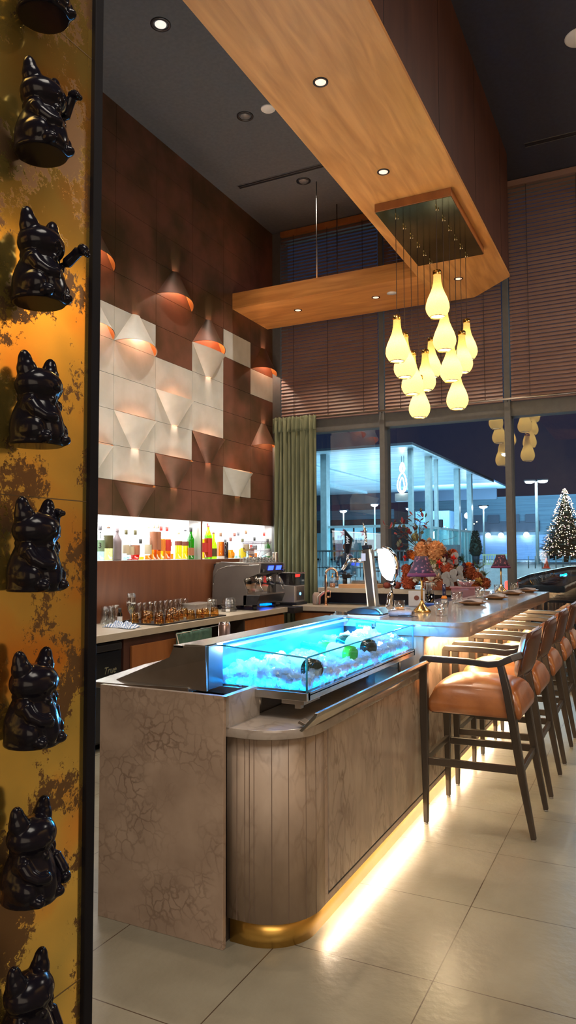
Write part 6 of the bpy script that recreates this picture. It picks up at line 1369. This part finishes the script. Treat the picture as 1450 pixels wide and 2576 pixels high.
for i in range(14): MB().box(-0.72+0.12*i, -0.68+0.12*i, -0.02, 0, 0.1, 0.6).build('picket', YP, pf)
cone = thing('traffic_cone', 'small orange red traffic cone left of the lit tree', 'traffic cone', (-3.66, 30, 0.86))
MB().lathe([(0.11, 0.03), (0.02, 0.42)], n=14).build('cone', mat('cone_orange', (0.9, 0.10, 0.03), 0.5, emit=(0.9, 0.1, 0.03), es=0.0), cone); MB().box(-0.14, 0.14, -0.14, 0.14, 0, 0.03).build('base', MATS['cone_orange'], cone)
# car close to the window
NAVY = mat('dark_car_paint', (0.01, 0.016, 0.035), 0.12, 0.3, coat=0.6); CGL = mat('car_window', (0.012, 0.03, 0.035), 0.08)
car = thing('parked_car', 'dark car parked right outside the right hand window', 'car', (0.35, 12.3, 0.0))
side = [(-2.25, 0.30), (2.25, 0.30), (2.3, 0.62), (2.15, 0.80), (1.35, 0.90), (0.85, 1.22), (0.3, 1.34), (-0.7, 1.33), (-1.45, 1.29), (-2.0, 1.17), (-2.28, 1.06), (-2.32, 0.6)]
MB().prism(side, -0.80, 0.80, axis='Y', smooth=False).build('body', NAVY, car, bevel=0.09, seg=4)
win = [(-1.55, 0.98), (1.05, 0.93), (0.75, 1.18), (0.25, 1.27), (-0.7, 1.26), (-1.25, 1.15)]
MB().prism(win, -0.812, 0.812, axis='Y').build('side_window', CGL, car)
for x in (-1.45, 1.45):
    for y in (-0.74, 0.74):
        MB().lathe([(0.0, -0.1), (0.22, -0.1), (0.33, -0.09), (0.33, 0.09), (0.22, 0.1), (0, 0.1)], n=24, caps=False).xform(Matrix.Translation((x, y, 0.33)) @ Matrix.Rotation(PI/2, 4, 'X')).build('wheel', DKB, car)
MB().box(-2.36, -2.18, -0.84, -0.60, 0.93, 1.06).build('tail_light', glow('tail_light_red', (1.0, 0.03, 0.02), 6), car, bevel=0.02)
# patio railing near the window
pr = thing('patio_railing', 'black hooped railing outside the left pane', 'railing', (-4.2, 12.4, 0.0))
BT = mat('black_tube', (0.012, 0.02, 0.025), 0.4)
for x0, w_ in ((-0.45, 0.55), (0.42, 0.30), (0.85, 0.5)):
    h_ = 1.42 if w_ > 0.4 else 1.33
    mbx = MB().tube([(x0, 0, 0.0), (x0, 0, h_-0.06), (x0+0.05, 0, h_), (x0+w_-0.05, 0, h_), (x0+w_, 0, h_-0.06), (x0+w_, 0, 0.0)], 0.014, 8)
    mbx.tube([(x0, 0, h_-0.25), (x0+w_, 0, h_-0.25)], 0.010, 8).tube([(x0, 0, 0.95), (x0+w_, 0, 0.95)], 0.012, 8)
    mbx.build('hoop', BT, pr)
for i in range(9): MB().tube([(1.0+0.085*i, 0, 0.95), (1.0+0.085*i, 0, 1.36)], 0.006, 6).build('bar', BT, pr)
# terrace furniture of the pavilion and a passer-by
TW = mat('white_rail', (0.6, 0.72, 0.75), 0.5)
wrl = thing('terrace_rail', 'white barred terrace rail far behind the left pane', 'railing', (-9.4, 24, 0.55))
MB().box(-1.7, 1.9, 0, 0.04, 0.98, 1.04).box(-1.7, 1.9, 0, 0.04, 0.4, 0.44).build('top_rail', TW, wrl)
for i in range(28): MB().box(-1.68+0.13*i, -1.655+0.13*i, 0, 0.03, 0.1, 1.0).build('baluster', TW, wrl)
pe = thing('person', 'person with dark hair and pale blue shirt seated on the terrace', 'person', (-8.05, 20, 0.35))
me = bpy.data.meshes.new('body')
J = [((0,0,.62),.14,.11),((0,0,.80),.13,.10),((0,0,1.02),.16,.10),((0,0,1.14),.06,.06),((0,0,1.20),.055,.055),((.20,0,1.06),.05,.05),((.25,-.05,.82),.04,.04),((.12,-.25,.78),.032,.032),((-.20,0,1.06),.05,.05),((-.25,-.05,.82),.04,.04),((-.12,-.25,.78),.032,.032),
     ((.10,0,.58),.085,.085),((.13,-.42,.56),.06,.06),((.13,-.42,.10),.042,.042),((.13,-.52,.03),.035,.03),((-.10,0,.58),.085,.085),((-.13,-.42,.56),.06,.06),((-.13,-.42,.10),.042,.042),((-.13,-.52,.03),.035,.03)]
E_ = [(0,1),(1,2),(2,3),(3,4),(2,5),(5,6),(6,7),(2,8),(8,9),(9,10),(0,11),(11,12),(12,13),(13,14),(0,15),(15,16),(16,17),(17,18)]
me.from_pydata([j[0] for j in J], E_, []); o = bpy.data.objects.new('body', me); COL.objects.link(o); o.parent = pe
md_ = o.modifiers.new('skin', 'SKIN'); o.modifiers.new('s', 'SUBSURF').levels = 1
for i, j in enumerate(J): me.skin_vertices[0].data[i].radius = (j[1], j[2])
me.skin_vertices[0].data[0].use_root = True; me.materials.append(mat('pale_blue_shirt', (0.35, 0.50, 0.62), 0.8))
SKN = mat('skin', (0.45, 0.28, 0.20), 0.6)
MB().ball((0, -0.01, 1.31), (0.075, 0.092, 0.115), 16, 12).ball((0, -0.105, 1.30), (0.014, 0.018, 0.022), 8, 6).ball((0.075, 0, 1.31), (0.012, 0.02, 0.03), 8, 6).ball((-0.075, 0, 1.31), (0.012, 0.02, 0.03), 8, 6).build('head', SKN, pe)
MB().ball((0, 0.015, 1.345), (0.086, 0.098, 0.095), 16, 12).build('hair', mat('dark_hair', (0.02, 0.012, 0.01), 0.6), pe)
ch = thing('terrace_chair', 'white chair under the seated person on the terrace', 'chair', (-8.05, 20.05, 0.35))
MB().box(-0.22, 0.22, -0.22, 0.22, 0.42, 0.46).build('seat', TW, ch); MB().box(-0.22, 0.22, 0.2, 0.23, 0.5, 0.9).build('backrest', TW, ch)
for x in (-0.2, 0.2):
    for y in (-0.2, 0.2): MB().tube([(x, y, 0.02), (x, y, 0.43)], 0.015, 6).build('leg', TW, ch)
